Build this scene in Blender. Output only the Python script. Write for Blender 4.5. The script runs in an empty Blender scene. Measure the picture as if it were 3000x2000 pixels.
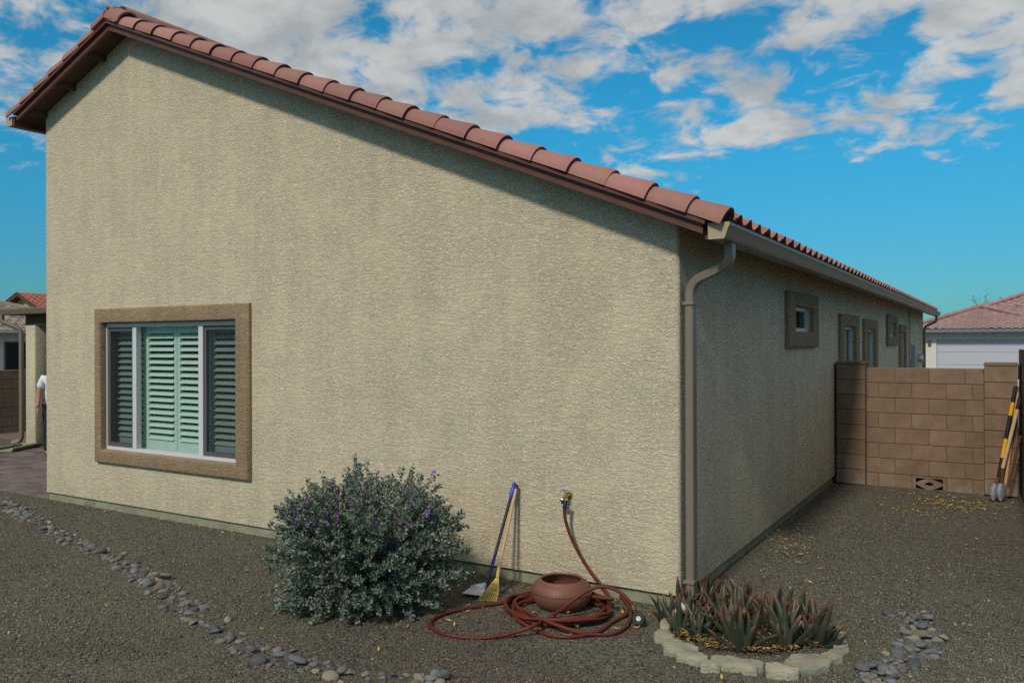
import bpy, bmesh, math, random
import numpy as np
from mathutils import Vector, Matrix

random.seed(7)
RNG = np.random.default_rng(7)
R = math.radians
C = bpy.context.scene.collection
sc = bpy.context.scene

# ------------------------------------------------------------------ camera
F_PX, YAW, PITCH, ROLL = 2387.0, .5458, .0011, -.0031
CAM = Vector((2.0386, -5.6953, 1.8501))
FW = Vector((-math.sin(YAW) * math.cos(PITCH), math.cos(YAW) * math.cos(PITCH), math.sin(PITCH)))
RT0 = Vector((math.cos(YAW), math.sin(YAW), 0))
UP0 = RT0.cross(FW)
RT = RT0 * math.cos(ROLL) + UP0 * math.sin(ROLL)
UPV = -RT0 * math.sin(ROLL) + UP0 * math.cos(ROLL)
cam_d = bpy.data.cameras.new('camera')
cam = bpy.data.objects.new('camera', cam_d)
C.objects.link(cam)
cam.matrix_world = Matrix(((RT.x, UPV.x, -FW.x, CAM.x), (RT.y, UPV.y, -FW.y, CAM.y), (RT.z, UPV.z, -FW.z, CAM.z), (0, 0, 0, 1)))
cam_d.sensor_width = 36
cam_d.lens = F_PX / 3000 * 36
cam_d.clip_end = 3000
cam_d.clip_start = .05
sc.camera = cam

# ------------------------------------------------------------------ light
SUN_EL = R(41)
SUN_DIR = Vector((-.05, 1, 0)).normalized() * math.cos(SUN_EL) + Vector((0, 0, -math.sin(SUN_EL)))
sun_d = bpy.data.lights.new('sun', 'SUN')
sun_d.energy = 2.5
sun_d.angle = R(6)
sun_d.color = (1, .93, .80)
sun = bpy.data.objects.new('sun', sun_d)
C.objects.link(sun)
sun.rotation_euler = SUN_DIR.to_track_quat('-Z', 'Y').to_euler()

world = bpy.data.worlds.new('World')
sc.world = world
world.use_nodes = True
wn, wl = world.node_tree.nodes, world.node_tree.links
wn.clear()
w_out = wn.new('ShaderNodeOutputWorld')
w_bg = wn.new('ShaderNodeBackground')
w_bg.inputs['Strength'].default_value = .12
w_sky = wn.new('ShaderNodeTexSky')
w_sky.sky_type = 'NISHITA'
w_sky.sun_disc = False
w_sky.sun_elevation = SUN_EL
w_sky.sun_rotation = math.atan2(-SUN_DIR.x, -SUN_DIR.y)
w_sky.air_density = 1.0
w_sky.dust_density = .5
w_sky.ozone_density = 2.5
w_tint = wn.new('ShaderNodeMix'); w_tint.data_type = 'RGBA'; w_tint.blend_type = 'MULTIPLY'
w_tint.inputs['Factor'].default_value = 1
w_tint.inputs['B'].default_value = (.12, .77, .90, 1)
wl.new(w_sky.outputs[0], w_tint.inputs['A'])
w_tc = wn.new('ShaderNodeTexCoord')
w_sep = wn.new('ShaderNodeSeparateXYZ')
wl.new(w_tc.outputs['Generated'], w_sep.inputs[0])


def wmath(op, a, b=None, c=None):
    n = wn.new('ShaderNodeMath'); n.operation = op
    for i, v in enumerate((a, b, c)):
        if v is None: continue
        if isinstance(v, (int, float)): n.inputs[i].default_value = v
        else: wl.new(v, n.inputs[i])
    return n.outputs[0]


w_zc = wmath('MAXIMUM', w_sep.outputs['Z'], 0)
w_den = wmath('ADD', w_zc, .26)
w_px = wmath('DIVIDE', w_sep.outputs['X'], w_den)
w_py = wmath('DIVIDE', w_sep.outputs['Y'], w_den)
w_comb = wn.new('ShaderNodeCombineXYZ')
wl.new(w_px, w_comb.inputs[0]); wl.new(w_py, w_comb.inputs[1])
w_comb.inputs[2].default_value = 3.7


def wnoise(scale, detail, rough, dist=0, off=(0, 0, 0)):
    mp = wn.new('ShaderNodeMapping')
    mp.inputs['Location'].default_value = off
    wl.new(w_comb.outputs[0], mp.inputs[0])
    n = wn.new('ShaderNodeTexNoise')
    n.inputs['Scale'].default_value = scale
    n.inputs['Detail'].default_value = detail
    n.inputs['Roughness'].default_value = rough
    n.inputs['Distortion'].default_value = dist
    wl.new(mp.outputs[0], n.inputs['Vector'])
    return n.outputs['Fac']


def wrange(v, a, b, c, d, smooth=True):
    n = wn.new('ShaderNodeMapRange')
    n.interpolation_type = 'SMOOTHSTEP' if smooth else 'LINEAR'
    for k, x in zip(('From Min', 'From Max', 'To Min', 'To Max'), (a, b, c, d)):
        n.inputs[k].default_value = x
    wl.new(v, n.inputs['Value'])
    return n.outputs['Result']


w_big = wnoise(2.1, 3, .5, .2, (4.2, 1.3, 0))
w_mid = wnoise(8.0, 12, .58, .3, (1.7, 6.1, 0))
w_cov = wmath('ADD', wrange(w_sep.outputs['Z'], .09, .245, -.30, .052), wrange(w_sep.outputs['Z'], .30, .62, 0, .12))  # second ramp adds cloud overhead, out of view, for more neutral fill light
w_sum = wmath('ADD', wmath('ADD', wmath('MULTIPLY', w_big, .34), wmath('MULTIPLY', w_mid, .73)), w_cov)
w_mask = wrange(w_sum, .515, .655, 0, .92)
w_shade = wnoise(6.0, 8, .6, .2, (9, 2, 0))
w_ccol = wn.new('ShaderNodeMix'); w_ccol.data_type = 'RGBA'
w_ccol.inputs['A'].default_value = (3.1, 3.25, 3.3, 1)
w_ccol.inputs['B'].default_value = (4.75, 4.75, 4.6, 1)
wl.new(wrange(w_shade, .35, .65, 0, 1), w_ccol.inputs['Factor'])
w_mix = wn.new('ShaderNodeMix'); w_mix.data_type = 'RGBA'
wl.new(w_mask, w_mix.inputs['Factor'])
w_dim = wn.new('ShaderNodeMix'); w_dim.data_type = 'RGBA'; w_dim.blend_type = 'MULTIPLY'
w_dim.inputs['Factor'].default_value = 1
w_horizon = wn.new('ShaderNodeMix'); w_horizon.data_type = 'RGBA'       # sky tint near the horizon: less green and blue, more red
w_horizon.inputs['A'].default_value = (1.35, .57, .62, 1)
w_horizon.inputs['B'].default_value = (1, 1, 1, 1)
wl.new(wrange(w_sep.outputs['Z'], 0, .30, 0, 1), w_horizon.inputs['Factor'])
wl.new(w_tint.outputs['Result'], w_dim.inputs['A'])
wl.new(w_horizon.outputs['Result'], w_dim.inputs['B'])
wl.new(w_dim.outputs['Result'], w_mix.inputs['A'])
wl.new(w_ccol.outputs['Result'], w_mix.inputs['B'])
wl.new(w_mix.outputs['Result'], w_bg.inputs['Color'])   # sky and cloud together
wl.new(w_bg.outputs[0], w_out.inputs['Surface'])

sc.view_settings.view_transform = 'Standard'
sc.view_settings.look = 'None'
sc.view_settings.exposure = .08
sc.view_settings.gamma = 1
sc.view_settings.use_curve_mapping = False
try:
    sc.cycles.use_denoising = False
except Exception:
    pass

GZ = -.10                                    # ground level (0 = bottom edge of the stucco)


def ray(px, py):
    return FW + RT * ((px - 1500) / F_PX) + UPV * ((1000 - py) / F_PX)


def at(px, py, ax=2, v=GZ):
    """a measured spot: where the line of sight through a photograph pixel meets the plane axis=v"""
    d = ray(px, py)
    return CAM + d * ((v - CAM[ax]) / d[ax])


# ------------------------------------------------------------------ materials
MATS = {}


def mat(name, col, rough=.8, col2=None, nscale=8, ndetail=6, contrast=(.35, .65), bump=0, bscale=60, bdist=.004,
        metal=0, rand=0, spec=.3, stretch=(1, 1, 1), attr=None, extra=None):
    m = bpy.data.materials.new(name); m.use_nodes = True
    N, L = m.node_tree.nodes, m.node_tree.links
    b = N['Principled BSDF']
    b.inputs['Roughness'].default_value = rough
    b.inputs['Metallic'].default_value = metal
    b.inputs['Specular IOR Level'].default_value = spec
    tc = N.new('ShaderNodeTexCoord')
    mp = N.new('ShaderNodeMapping'); mp.inputs['Scale'].default_value = stretch
    L.new(tc.outputs['Object'], mp.inputs[0])
    vec = mp.outputs[0]
    cur = None
    if attr:
        a = N.new('ShaderNodeAttribute'); a.attribute_name = attr
        cur = a.outputs['Color']
    if col2 is not None:
        n = N.new('ShaderNodeTexNoise'); n.inputs['Scale'].default_value = nscale; n.inputs['Detail'].default_value = ndetail
        n.inputs['Roughness'].default_value = .6
        L.new(vec, n.inputs['Vector'])
        mr = N.new('ShaderNodeMapRange'); mr.inputs['From Min'].default_value = contrast[0]; mr.inputs['From Max'].default_value = contrast[1]
        L.new(n.outputs['Fac'], mr.inputs['Value'])
        mx = N.new('ShaderNodeMix'); mx.data_type = 'RGBA'
        mx.inputs['A'].default_value = (*col, 1); mx.inputs['B'].default_value = (*col2, 1)
        L.new(mr.outputs['Result'], mx.inputs['Factor'])
        cur = mx.outputs['Result']
    if rand:
        oi = N.new('ShaderNodeObjectInfo')
        hs = N.new('ShaderNodeHueSaturation')
        mv = N.new('ShaderNodeMapRange'); mv.inputs['To Min'].default_value = 1 - rand; mv.inputs['To Max'].default_value = 1 + rand
        L.new(oi.outputs['Random'], mv.inputs['Value'])
        L.new(mv.outputs['Result'], hs.inputs['Value'])
        ms = N.new('ShaderNodeMath'); ms.operation = 'MULTIPLY_ADD'
        L.new(oi.outputs['Random'], ms.inputs[0]); ms.inputs[1].default_value = 7.31; ms.inputs[2].default_value = .17
        fr = N.new('ShaderNodeMath'); fr.operation = 'FRACT'; L.new(ms.outputs[0], fr.inputs[0])
        mh = N.new('ShaderNodeMapRange'); mh.inputs['To Min'].default_value = .5 - rand * .05; mh.inputs['To Max'].default_value = .5 + rand * .05
        L.new(fr.outputs[0], mh.inputs['Value']); L.new(mh.outputs['Result'], hs.inputs['Hue'])
        if cur is None: hs.inputs['Color'].default_value = (*col, 1)
        else: L.new(cur, hs.inputs['Color'])
        cur = hs.outputs['Color']
    if cur is None: b.inputs['Base Color'].default_value = (*col, 1)
    else: L.new(cur, b.inputs['Base Color'])
    if bump:
        nb = N.new('ShaderNodeTexNoise'); nb.inputs['Scale'].default_value = bscale; nb.inputs['Detail'].default_value = 5
        L.new(vec, nb.inputs['Vector'])
        bp = N.new('ShaderNodeBump'); bp.inputs['Strength'].default_value = bump; bp.inputs['Distance'].default_value = bdist
        L.new(nb.outputs['Fac'], bp.inputs['Height']); L.new(bp.outputs[0], b.inputs['Normal'])
    if extra: extra(m, N, L, b, vec, cur)
    MATS[name] = m
    return m


def stucco_mat(name, base, dark, relief=1.0, scale=1.0):
    """trowelled lace stucco: flattened ridges stretched along the wall, sand grain between"""
    m = bpy.data.materials.new(name); m.use_nodes = True
    N, L = m.node_tree.nodes, m.node_tree.links
    b = N['Principled BSDF']; b.inputs['Roughness'].default_value = .92; b.inputs['Specular IOR Level'].default_value = .15

    def mth(op, a, c=None):
        n = N.new('ShaderNodeMath'); n.operation = op
        for i, v in enumerate((a, c)):
            if v is None: continue
            if isinstance(v, (int, float)): n.inputs[i].default_value = v
            else: L.new(v, n.inputs[i])
        return n.outputs[0]

    def rng(v, a, c, d, e, smooth=False):
        n = N.new('ShaderNodeMapRange')
        if smooth: n.interpolation_type = 'SMOOTHSTEP'
        for k, x in zip(('From Min', 'From Max', 'To Min', 'To Max'), (a, c, d, e)): n.inputs[k].default_value = x
        L.new(v, n.inputs['Value']); return n.outputs['Result']

    tc = N.new('ShaderNodeTexCoord'); sp = N.new('ShaderNodeSeparateXYZ'); L.new(tc.outputs['Object'], sp.inputs[0])
    u = mth('ADD', sp.outputs['X'], sp.outputs['Y']); v = sp.outputs['Z']

    def noise(su, sv, scale_, detail, rough=.55, dist=0, w=0.):
        cb = N.new('ShaderNodeCombineXYZ')
        L.new(mth('MULTIPLY', u, su), cb.inputs[0]); L.new(mth('MULTIPLY', v, sv), cb.inputs[1]); cb.inputs[2].default_value = w
        n = N.new('ShaderNodeTexNoise'); n.inputs['Scale'].default_value = scale_; n.inputs['Detail'].default_value = detail
        n.inputs['Roughness'].default_value = rough; n.inputs['Distortion'].default_value = dist
        L.new(cb.outputs[0], n.inputs['Vector']); return n.outputs['Fac']

    ridges = noise(.62, 1.45, 50 * scale, 5, .62, 1.3, 1.1)
    plate = rng(ridges, .42, .60, 0, 1, True)
    patch = rng(noise(1, .7, 2.4, 4, .6, .3, 5.), .35, .62, .6, 1)
    grain = noise(1, 1, 170 * scale, 3, .6, 0, 2.)
    mids = noise(.9, 1.2, 21 * scale, 4, .62, .8, 8.)
    dab = rng(noise(.38, 1.9, 7 * scale, 3, .5, .8, 6.), .62, .76, 0, 1, True)
    coarse = rng(noise(.42, 2.0, 17 * scale, 4, .6, 1.0, 9.), .45, .55, 0, 1, True)
    rough = mth('ADD', mth('MULTIPLY', mth('MULTIPLY', plate, patch), .9), mth('ADD', mth('MULTIPLY', mids, .7), mth('ADD', mth('MULTIPLY', grain, .22), mth('MULTIPLY', coarse, .42))))
    h = mth('ADD', mth('MULTIPLY', rough, rng(dab, 0, 1, 1, .55)), mth('MULTIPLY', dab, .7))
    bp = N.new('ShaderNodeBump'); bp.inputs['Strength'].default_value = .9; bp.inputs['Distance'].default_value = .0062 * relief
    L.new(h, bp.inputs['Height']); L.new(bp.outputs[0], b.inputs['Normal'])
    streak = noise(5.5, .22, 1.0, 6, .65, .3, 3.)
    blot = noise(1, 1, .9, 5, .6, 0, 7.)
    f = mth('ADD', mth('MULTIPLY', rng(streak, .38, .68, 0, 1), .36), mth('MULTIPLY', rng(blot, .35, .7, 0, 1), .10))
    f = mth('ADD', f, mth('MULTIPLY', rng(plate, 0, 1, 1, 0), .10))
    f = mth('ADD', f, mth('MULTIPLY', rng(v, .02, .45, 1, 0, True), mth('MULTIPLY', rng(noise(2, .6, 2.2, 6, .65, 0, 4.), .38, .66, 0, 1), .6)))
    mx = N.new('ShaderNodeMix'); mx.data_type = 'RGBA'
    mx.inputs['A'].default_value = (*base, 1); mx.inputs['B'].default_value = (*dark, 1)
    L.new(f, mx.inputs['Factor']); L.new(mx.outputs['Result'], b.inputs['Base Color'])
    MATS[name] = m
    return m


def glass_mat(name, tint, ior=1.5):
    m = bpy.data.materials.new(name); m.use_nodes = True
    N, L = m.node_tree.nodes, m.node_tree.links
    N.clear()
    o = N.new('ShaderNodeOutputMaterial'); t = N.new('ShaderNodeBsdfTransparent'); g = N.new('ShaderNodeBsdfGlossy')
    t.inputs['Color'].default_value = (*tint, 1); g.inputs['Roughness'].default_value = .02
    fr = N.new('ShaderNodeFresnel'); fr.inputs['IOR'].default_value = ior
    mx = N.new('ShaderNodeMixShader')
    ge = N.new('ShaderNodeNewGeometry')
    inv = N.new('ShaderNodeMath'); inv.operation = 'SUBTRACT'; inv.inputs[0].default_value = 1; L.new(ge.outputs['Backfacing'], inv.inputs[1])
    mu = N.new('ShaderNodeMath'); mu.operation = 'MULTIPLY'; L.new(fr.outputs[0], mu.inputs[0]); L.new(inv.outputs[0], mu.inputs[1])
    L.new(mu.outputs[0], mx.inputs[0]); L.new(t.outputs[0], mx.inputs[1]); L.new(g.outputs[0], mx.inputs[2]); L.new(mx.outputs[0], o.inputs['Surface'])
    MATS[name] = m
    return m


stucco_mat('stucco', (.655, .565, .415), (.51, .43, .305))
stucco_mat('trim_stucco', (.345, .245, .155), (.235, .165, .10), 1.2, .8)
stucco_mat('neighbor_stucco', (.70, .66, .60), (.58, .54, .48), .7)
stucco_mat('yellow_stucco', (.50, .42, .25), (.42, .34, .2), .7)
mat('concrete', (.30, .285, .20), .9, (.20, .20, .135), 5, 8, bump=.5, bscale=40)
mat('tile', (.315, .125, .095), .68, (.285, .155, .142), 9, 8, bump=.35, bscale=120, rand=.2, spec=.35)
mat('tile_edge', (.085, .05, .038), .9, (.06, .04, .032), 20)
mat('mortar', (.33, .32, .31), .95, (.22, .21, .2), 20, bump=.6)
mat('screw', (.5, .5, .5), .3, metal=1)
mat('fascia', (.115, .042, .027), .55, (.088, .033, .022), 6, 6, bump=.2, bscale=90, stretch=(.3, 1, 4), spec=.35)
mat('soffit', (.09, .055, .035), .8, (.07, .042, .028), 6)
mat('underlay', (.02, .02, .022), .9)
mat('gutter_metal', (.20, .158, .128), .38, (.18, .142, .115), 3, 5, spec=.5)
mat('cap_metal', (.40, .33, .19), .45, (.36, .29, .165), 6)
mat('cut_metal', (.6, .62, .63), .35, metal=.6)
mat('frame_white', (.55, .55, .57), .45)
mat('frame_dark', (.09, .085, .09), .5)
mat('shutter', (.64, .68, .62), .45, (.60, .64, .58), 12)
glass_mat('glass', (.86, .93, .92))
glass_mat('glass_dark', (.30, .36, .36))
mat('room_dark', (.03, .03, .03), .9)  # darkness of the unlit rooms put into a near-black colour
mat('curtain', (.55, .46, .36), .9)


def screen_extra(m, N, L, b, vec, cur):
    t = N.new('ShaderNodeBsdfTransparent'); mx = N.new('ShaderNodeMixShader'); mx.inputs[0].default_value = .24
    d = N.new('ShaderNodeBsdfDiffuse'); d.inputs['Color'].default_value = (.03, .035, .045, 1)
    L.new(t.outputs[0], mx.inputs[1]); L.new(d.outputs[0], mx.inputs[2]); L.new(mx.outputs[0], N['Material Output'].inputs['Surface'])


mat('screen', (.03, .035, .04), .9, extra=screen_extra)
def block_extra(m, N, L, b, vec, cur):
    g = N.new('ShaderNodeNewGeometry'); sp = N.new('ShaderNodeSeparateXYZ'); L.new(g.outputs['Position'], sp.inputs[0])
    lo = N.new('ShaderNodeMapRange'); lo.interpolation_type = 'SMOOTHSTEP'
    lo.inputs['From Min'].default_value = .32; lo.inputs['From Max'].default_value = -.1
    L.new(sp.outputs['Z'], lo.inputs['Value'])
    n = N.new('ShaderNodeTexNoise'); n.inputs['Scale'].default_value = 4.5; n.inputs['Detail'].default_value = 7; n.inputs['Roughness'].default_value = .65
    L.new(g.outputs['Position'], n.inputs['Vector'])
    k = N.new('ShaderNodeMapRange'); k.inputs['From Min'].default_value = .46; k.inputs['From Max'].default_value = .68
    L.new(n.outputs['Fac'], k.inputs['Value'])
    f = N.new('ShaderNodeMath'); f.operation = 'MULTIPLY'; L.new(lo.outputs['Result'], f.inputs[0]); L.new(k.outputs['Result'], f.inputs[1])
    f2 = N.new('ShaderNodeMath'); f2.operation = 'MULTIPLY'; f2.inputs[1].default_value = .8; L.new(f.outputs[0], f2.inputs[0])
    salt = N.new('ShaderNodeMix'); salt.data_type = 'RGBA'; salt.inputs['B'].default_value = (.31, .28, .235, 1)
    L.new(f2.outputs[0], salt.inputs['Factor']); L.new(cur, salt.inputs['A'])
    n2 = N.new('ShaderNodeTexNoise'); n2.inputs['Scale'].default_value = 1.7; n2.inputs['Detail'].default_value = 8; n2.inputs['Roughness'].default_value = .7
    L.new(g.outputs['Position'], n2.inputs['Vector'])
    k2 = N.new('ShaderNodeMapRange'); k2.inputs['From Min'].default_value = .3; k2.inputs['From Max'].default_value = .7
    k2.inputs['To Min'].default_value = .72; k2.inputs['To Max'].default_value = 1.12
    L.new(n2.outputs['Fac'], k2.inputs['Value'])
    hs = N.new('ShaderNodeHueSaturation'); L.new(k2.outputs['Result'], hs.inputs['Value']); L.new(salt.outputs['Result'], hs.inputs['Color'])
    L.new(hs.outputs['Color'], b.inputs['Base Color'])


mat('block', (.265, .178, .122), .93, (.20, .132, .092), 5, 9, (.3, .7), bump=.7, bscale=130, bdist=.004, rand=.09, spec=.12, extra=block_extra)
mat('block_joint', (.17, .12, .085), .95, (.12, .085, .06), 12)
mat('paver', (.19, .14, .125), .85, (.14, .115, .115), 14, 6, bump=.4, bscale=90, rand=.2, spec=.2)
mat('grout', (.10, .085, .07), .95)
mat('cobble', (.150, .154, .154), .85, (.105, .108, .114), 16, 8, bump=.5, bscale=60, attr=None, rand=.42, spec=.25)
mat('cobble_warm', (.235, .20, .145), .85, (.17, .15, .115), 16, 8, bump=.5, bscale=60, rand=.3, spec=.25)
mat('flagstone', (.37, .325, .235), .85, (.23, .23, .18), 7, 8, (.32, .66), bump=.8, bscale=22, bdist=.012, rand=.2, spec=.2, stretch=(1, 1, 2.5))
mat('white_rock', (.50, .48, .46), .8, (.36, .34, .33), 12, bump=.5, bscale=30)
mat('terracotta', (.19, .072, .048), .55, (.14, .056, .04), 7, 8, bump=.25, bscale=70, spec=.45, stretch=(1, 1, 3))
mat('hose_red', (.135, .024, .013), .55, (.085, .020, .013), 14, 7, spec=.25)
mat('black_rubber', (.014, .014, .016), .45, (.022, .022, .024), 30)
mat('brass', (.48, .30, .10), .38, metal=.9)
mat('zinc', (.55, .56, .57), .38, metal=.8)
mat('blue_plastic', (.012, .06, .42), .35)
mat('pan_metal', (.70, .70, .75), .35, (.62, .62, .68), 20, metal=.15, spec=.6)
mat('light_wood', (.56, .38, .21), .55, (.48, .31, .16), 10, 5, bump=.15, stretch=(6, 6, .6))
mat('yellow_plastic', (.58, .43, .13), .45, (.52, .37, .11), 12)
mat('tool_yellow', (.70, .36, .012), .4)
mat('steel_grey', (.32, .33, .34), .5, (.2, .2, .2), 14, metal=.4, bump=.3)
mat('rust', (.13, .05, .03), .8, (.09, .04, .03), 30, bump=.4)
mat('skin', (.42, .22, .15), .55)
mat('shirt', (.72, .73, .76), .85, (.64, .66, .7), 6, bump=.3, bscale=14, bdist=.01)
mat('trousers', (.018, .020, .028), .85)
mat('shoe', (.05, .05, .055), .6)
mat('hair', (.03, .02, .015), .7)
mat('meter_grey', (.33, .35, .37), .45)
mat('door_white', (.45, .46, .52), .5)
mat('roof_grey', (.30, .24, .20), .8, (.20, .17, .15), 3, 5, spec=.25)
mat('roof_pink', (.34, .22, .205), .7, (.27, .165, .155), 4, 6, spec=.3)
mat('roof_red', (.34, .115, .085), .7, (.28, .095, .07), 3, 5)
mat('solar', (.01, .03, .16), .15, spec=.6)
mat('leaf_small', (.1, .13, .09), .7, attr='Col', spec=.25)
mat('twig', (.10, .075, .055), .9, (.15, .12, .09), 30)
mat('flower', (.42, .035, .60), .6, (.55, .10, .70), 60)
mat('dry_leaf', (.4, .25, .05), .8, attr='Col', spec=.2)
mat('pebble', (.2, .18, .16), .9, attr='Col', spec=.25)
mat('tree_leaf', (.05, .065, .03), .7, attr='Col', spec=.2)


def aloe_extra(m, N, L, b, vec, cur):
    a = N.new('ShaderNodeAttribute'); a.attribute_name = 'Tip'
    mr = N.new('ShaderNodeMapRange'); mr.interpolation_type = 'SMOOTHSTEP'
    mr.inputs['From Min'].default_value = .70; mr.inputs['From Max'].default_value = 1.0; mr.inputs['To Max'].default_value = .85
    L.new(a.outputs['Fac'], mr.inputs['Value'])
    oi = N.new('ShaderNodeObjectInfo')
    red = N.new('ShaderNodeMix'); red.data_type = 'RGBA'
    red.inputs['A'].default_value = (.22, .045, .03, 1); red.inputs['B'].default_value = (.25, .15, .08, 1)
    L.new(oi.outputs['Random'], red.inputs['Factor'])
    mx = N.new('ShaderNodeMix'); mx.data_type = 'RGBA'
    L.new(mr.outputs['Result'], mx.inputs['Factor']); L.new(cur, mx.inputs['A']); L.new(red.outputs['Result'], mx.inputs['B'])
    L.new(mx.outputs['Result'], b.inputs['Base Color'])


mat('aloe', (.032, .045, .026), .45, (.068, .070, .048), 9, 6, (.4, .75), bump=.2, bscale=60, rand=.22, spec=.45, extra=aloe_extra)


def ground_extra(m, N, L, b, vec, cur):
    def nz(scale, det):
        n = N.new('ShaderNodeTexNoise'); n.inputs['Scale'].default_value = scale; n.inputs['Detail'].default_value = det
        n.inputs['Roughness'].default_value = .62
        L.new(vec, n.inputs['Vector']); return n.outputs['Fac']
    vo = N.new('ShaderNodeTexVoronoi'); vo.inputs['Scale'].default_value = 62; L.new(vec, vo.inputs['Vector'])
    vs = N.new('ShaderNodeTexVoronoi'); vs.inputs['Scale'].default_value = 125; L.new(vec, vs.inputs['Vector'])
    sp = N.new('ShaderNodeSeparateColor'); L.new(vo.outputs['Color'], sp.inputs[0])
    cr = N.new('ShaderNodeValToRGB')
    e = cr.color_ramp.elements
    e[0].position = 0; e[0].color = (.045, .042, .036, 1); e[1].position = 1; e[1].color = (.24, .22, .175, 1)
    for p, c in ((.25, (.10, .09, .07, 1)), (.5, (.14, .115, .088, 1)), (.7, (.125, .13, .118, 1)), (.86, (.165, .145, .105, 1))):
        x = e.new(p); x.color = c
    L.new(sp.outputs[0], cr.inputs[0])
    pm = N.new('ShaderNodeMapRange'); pm.inputs['From Min'].default_value = .5; pm.inputs['From Max'].default_value = .68
    L.new(nz(1.1, 5), pm.inputs['Value'])
    sand = N.new('ShaderNodeMix'); sand.data_type = 'RGBA'
    sand.inputs['B'].default_value = (.145, .135, .09, 1)
    sm = N.new('ShaderNodeMath'); sm.operation = 'MULTIPLY'; sm.inputs[1].default_value = .75
    L.new(pm.outputs['Result'], sm.inputs[0]); L.new(sm.outputs[0], sand.inputs['Factor']); L.new(cr.outputs[0], sand.inputs['A'])
    L.new(sand.outputs['Result'], b.inputs['Base Color'])
    ad = N.new('ShaderNodeMath'); ad.operation = 'MULTIPLY_ADD'; ad.inputs[1].default_value = -1
    L.new(vo.outputs['Distance'], ad.inputs[0])
    a2 = N.new('ShaderNodeMath'); a2.operation = 'MULTIPLY'; a2.inputs[1].default_value = -.5
    L.new(vs.outputs['Distance'], a2.inputs[0]); L.new(a2.outputs[0], ad.inputs[2])
    bp = N.new('ShaderNodeBump'); bp.inputs['Strength'].default_value = 1; bp.inputs['Distance'].default_value = .012
    L.new(ad.outputs[0], bp.inputs['Height']); L.new(bp.outputs[0], b.inputs['Normal'])


mat('ground', (.13, .115, .10), .95, spec=.12, extra=ground_extra)


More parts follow.
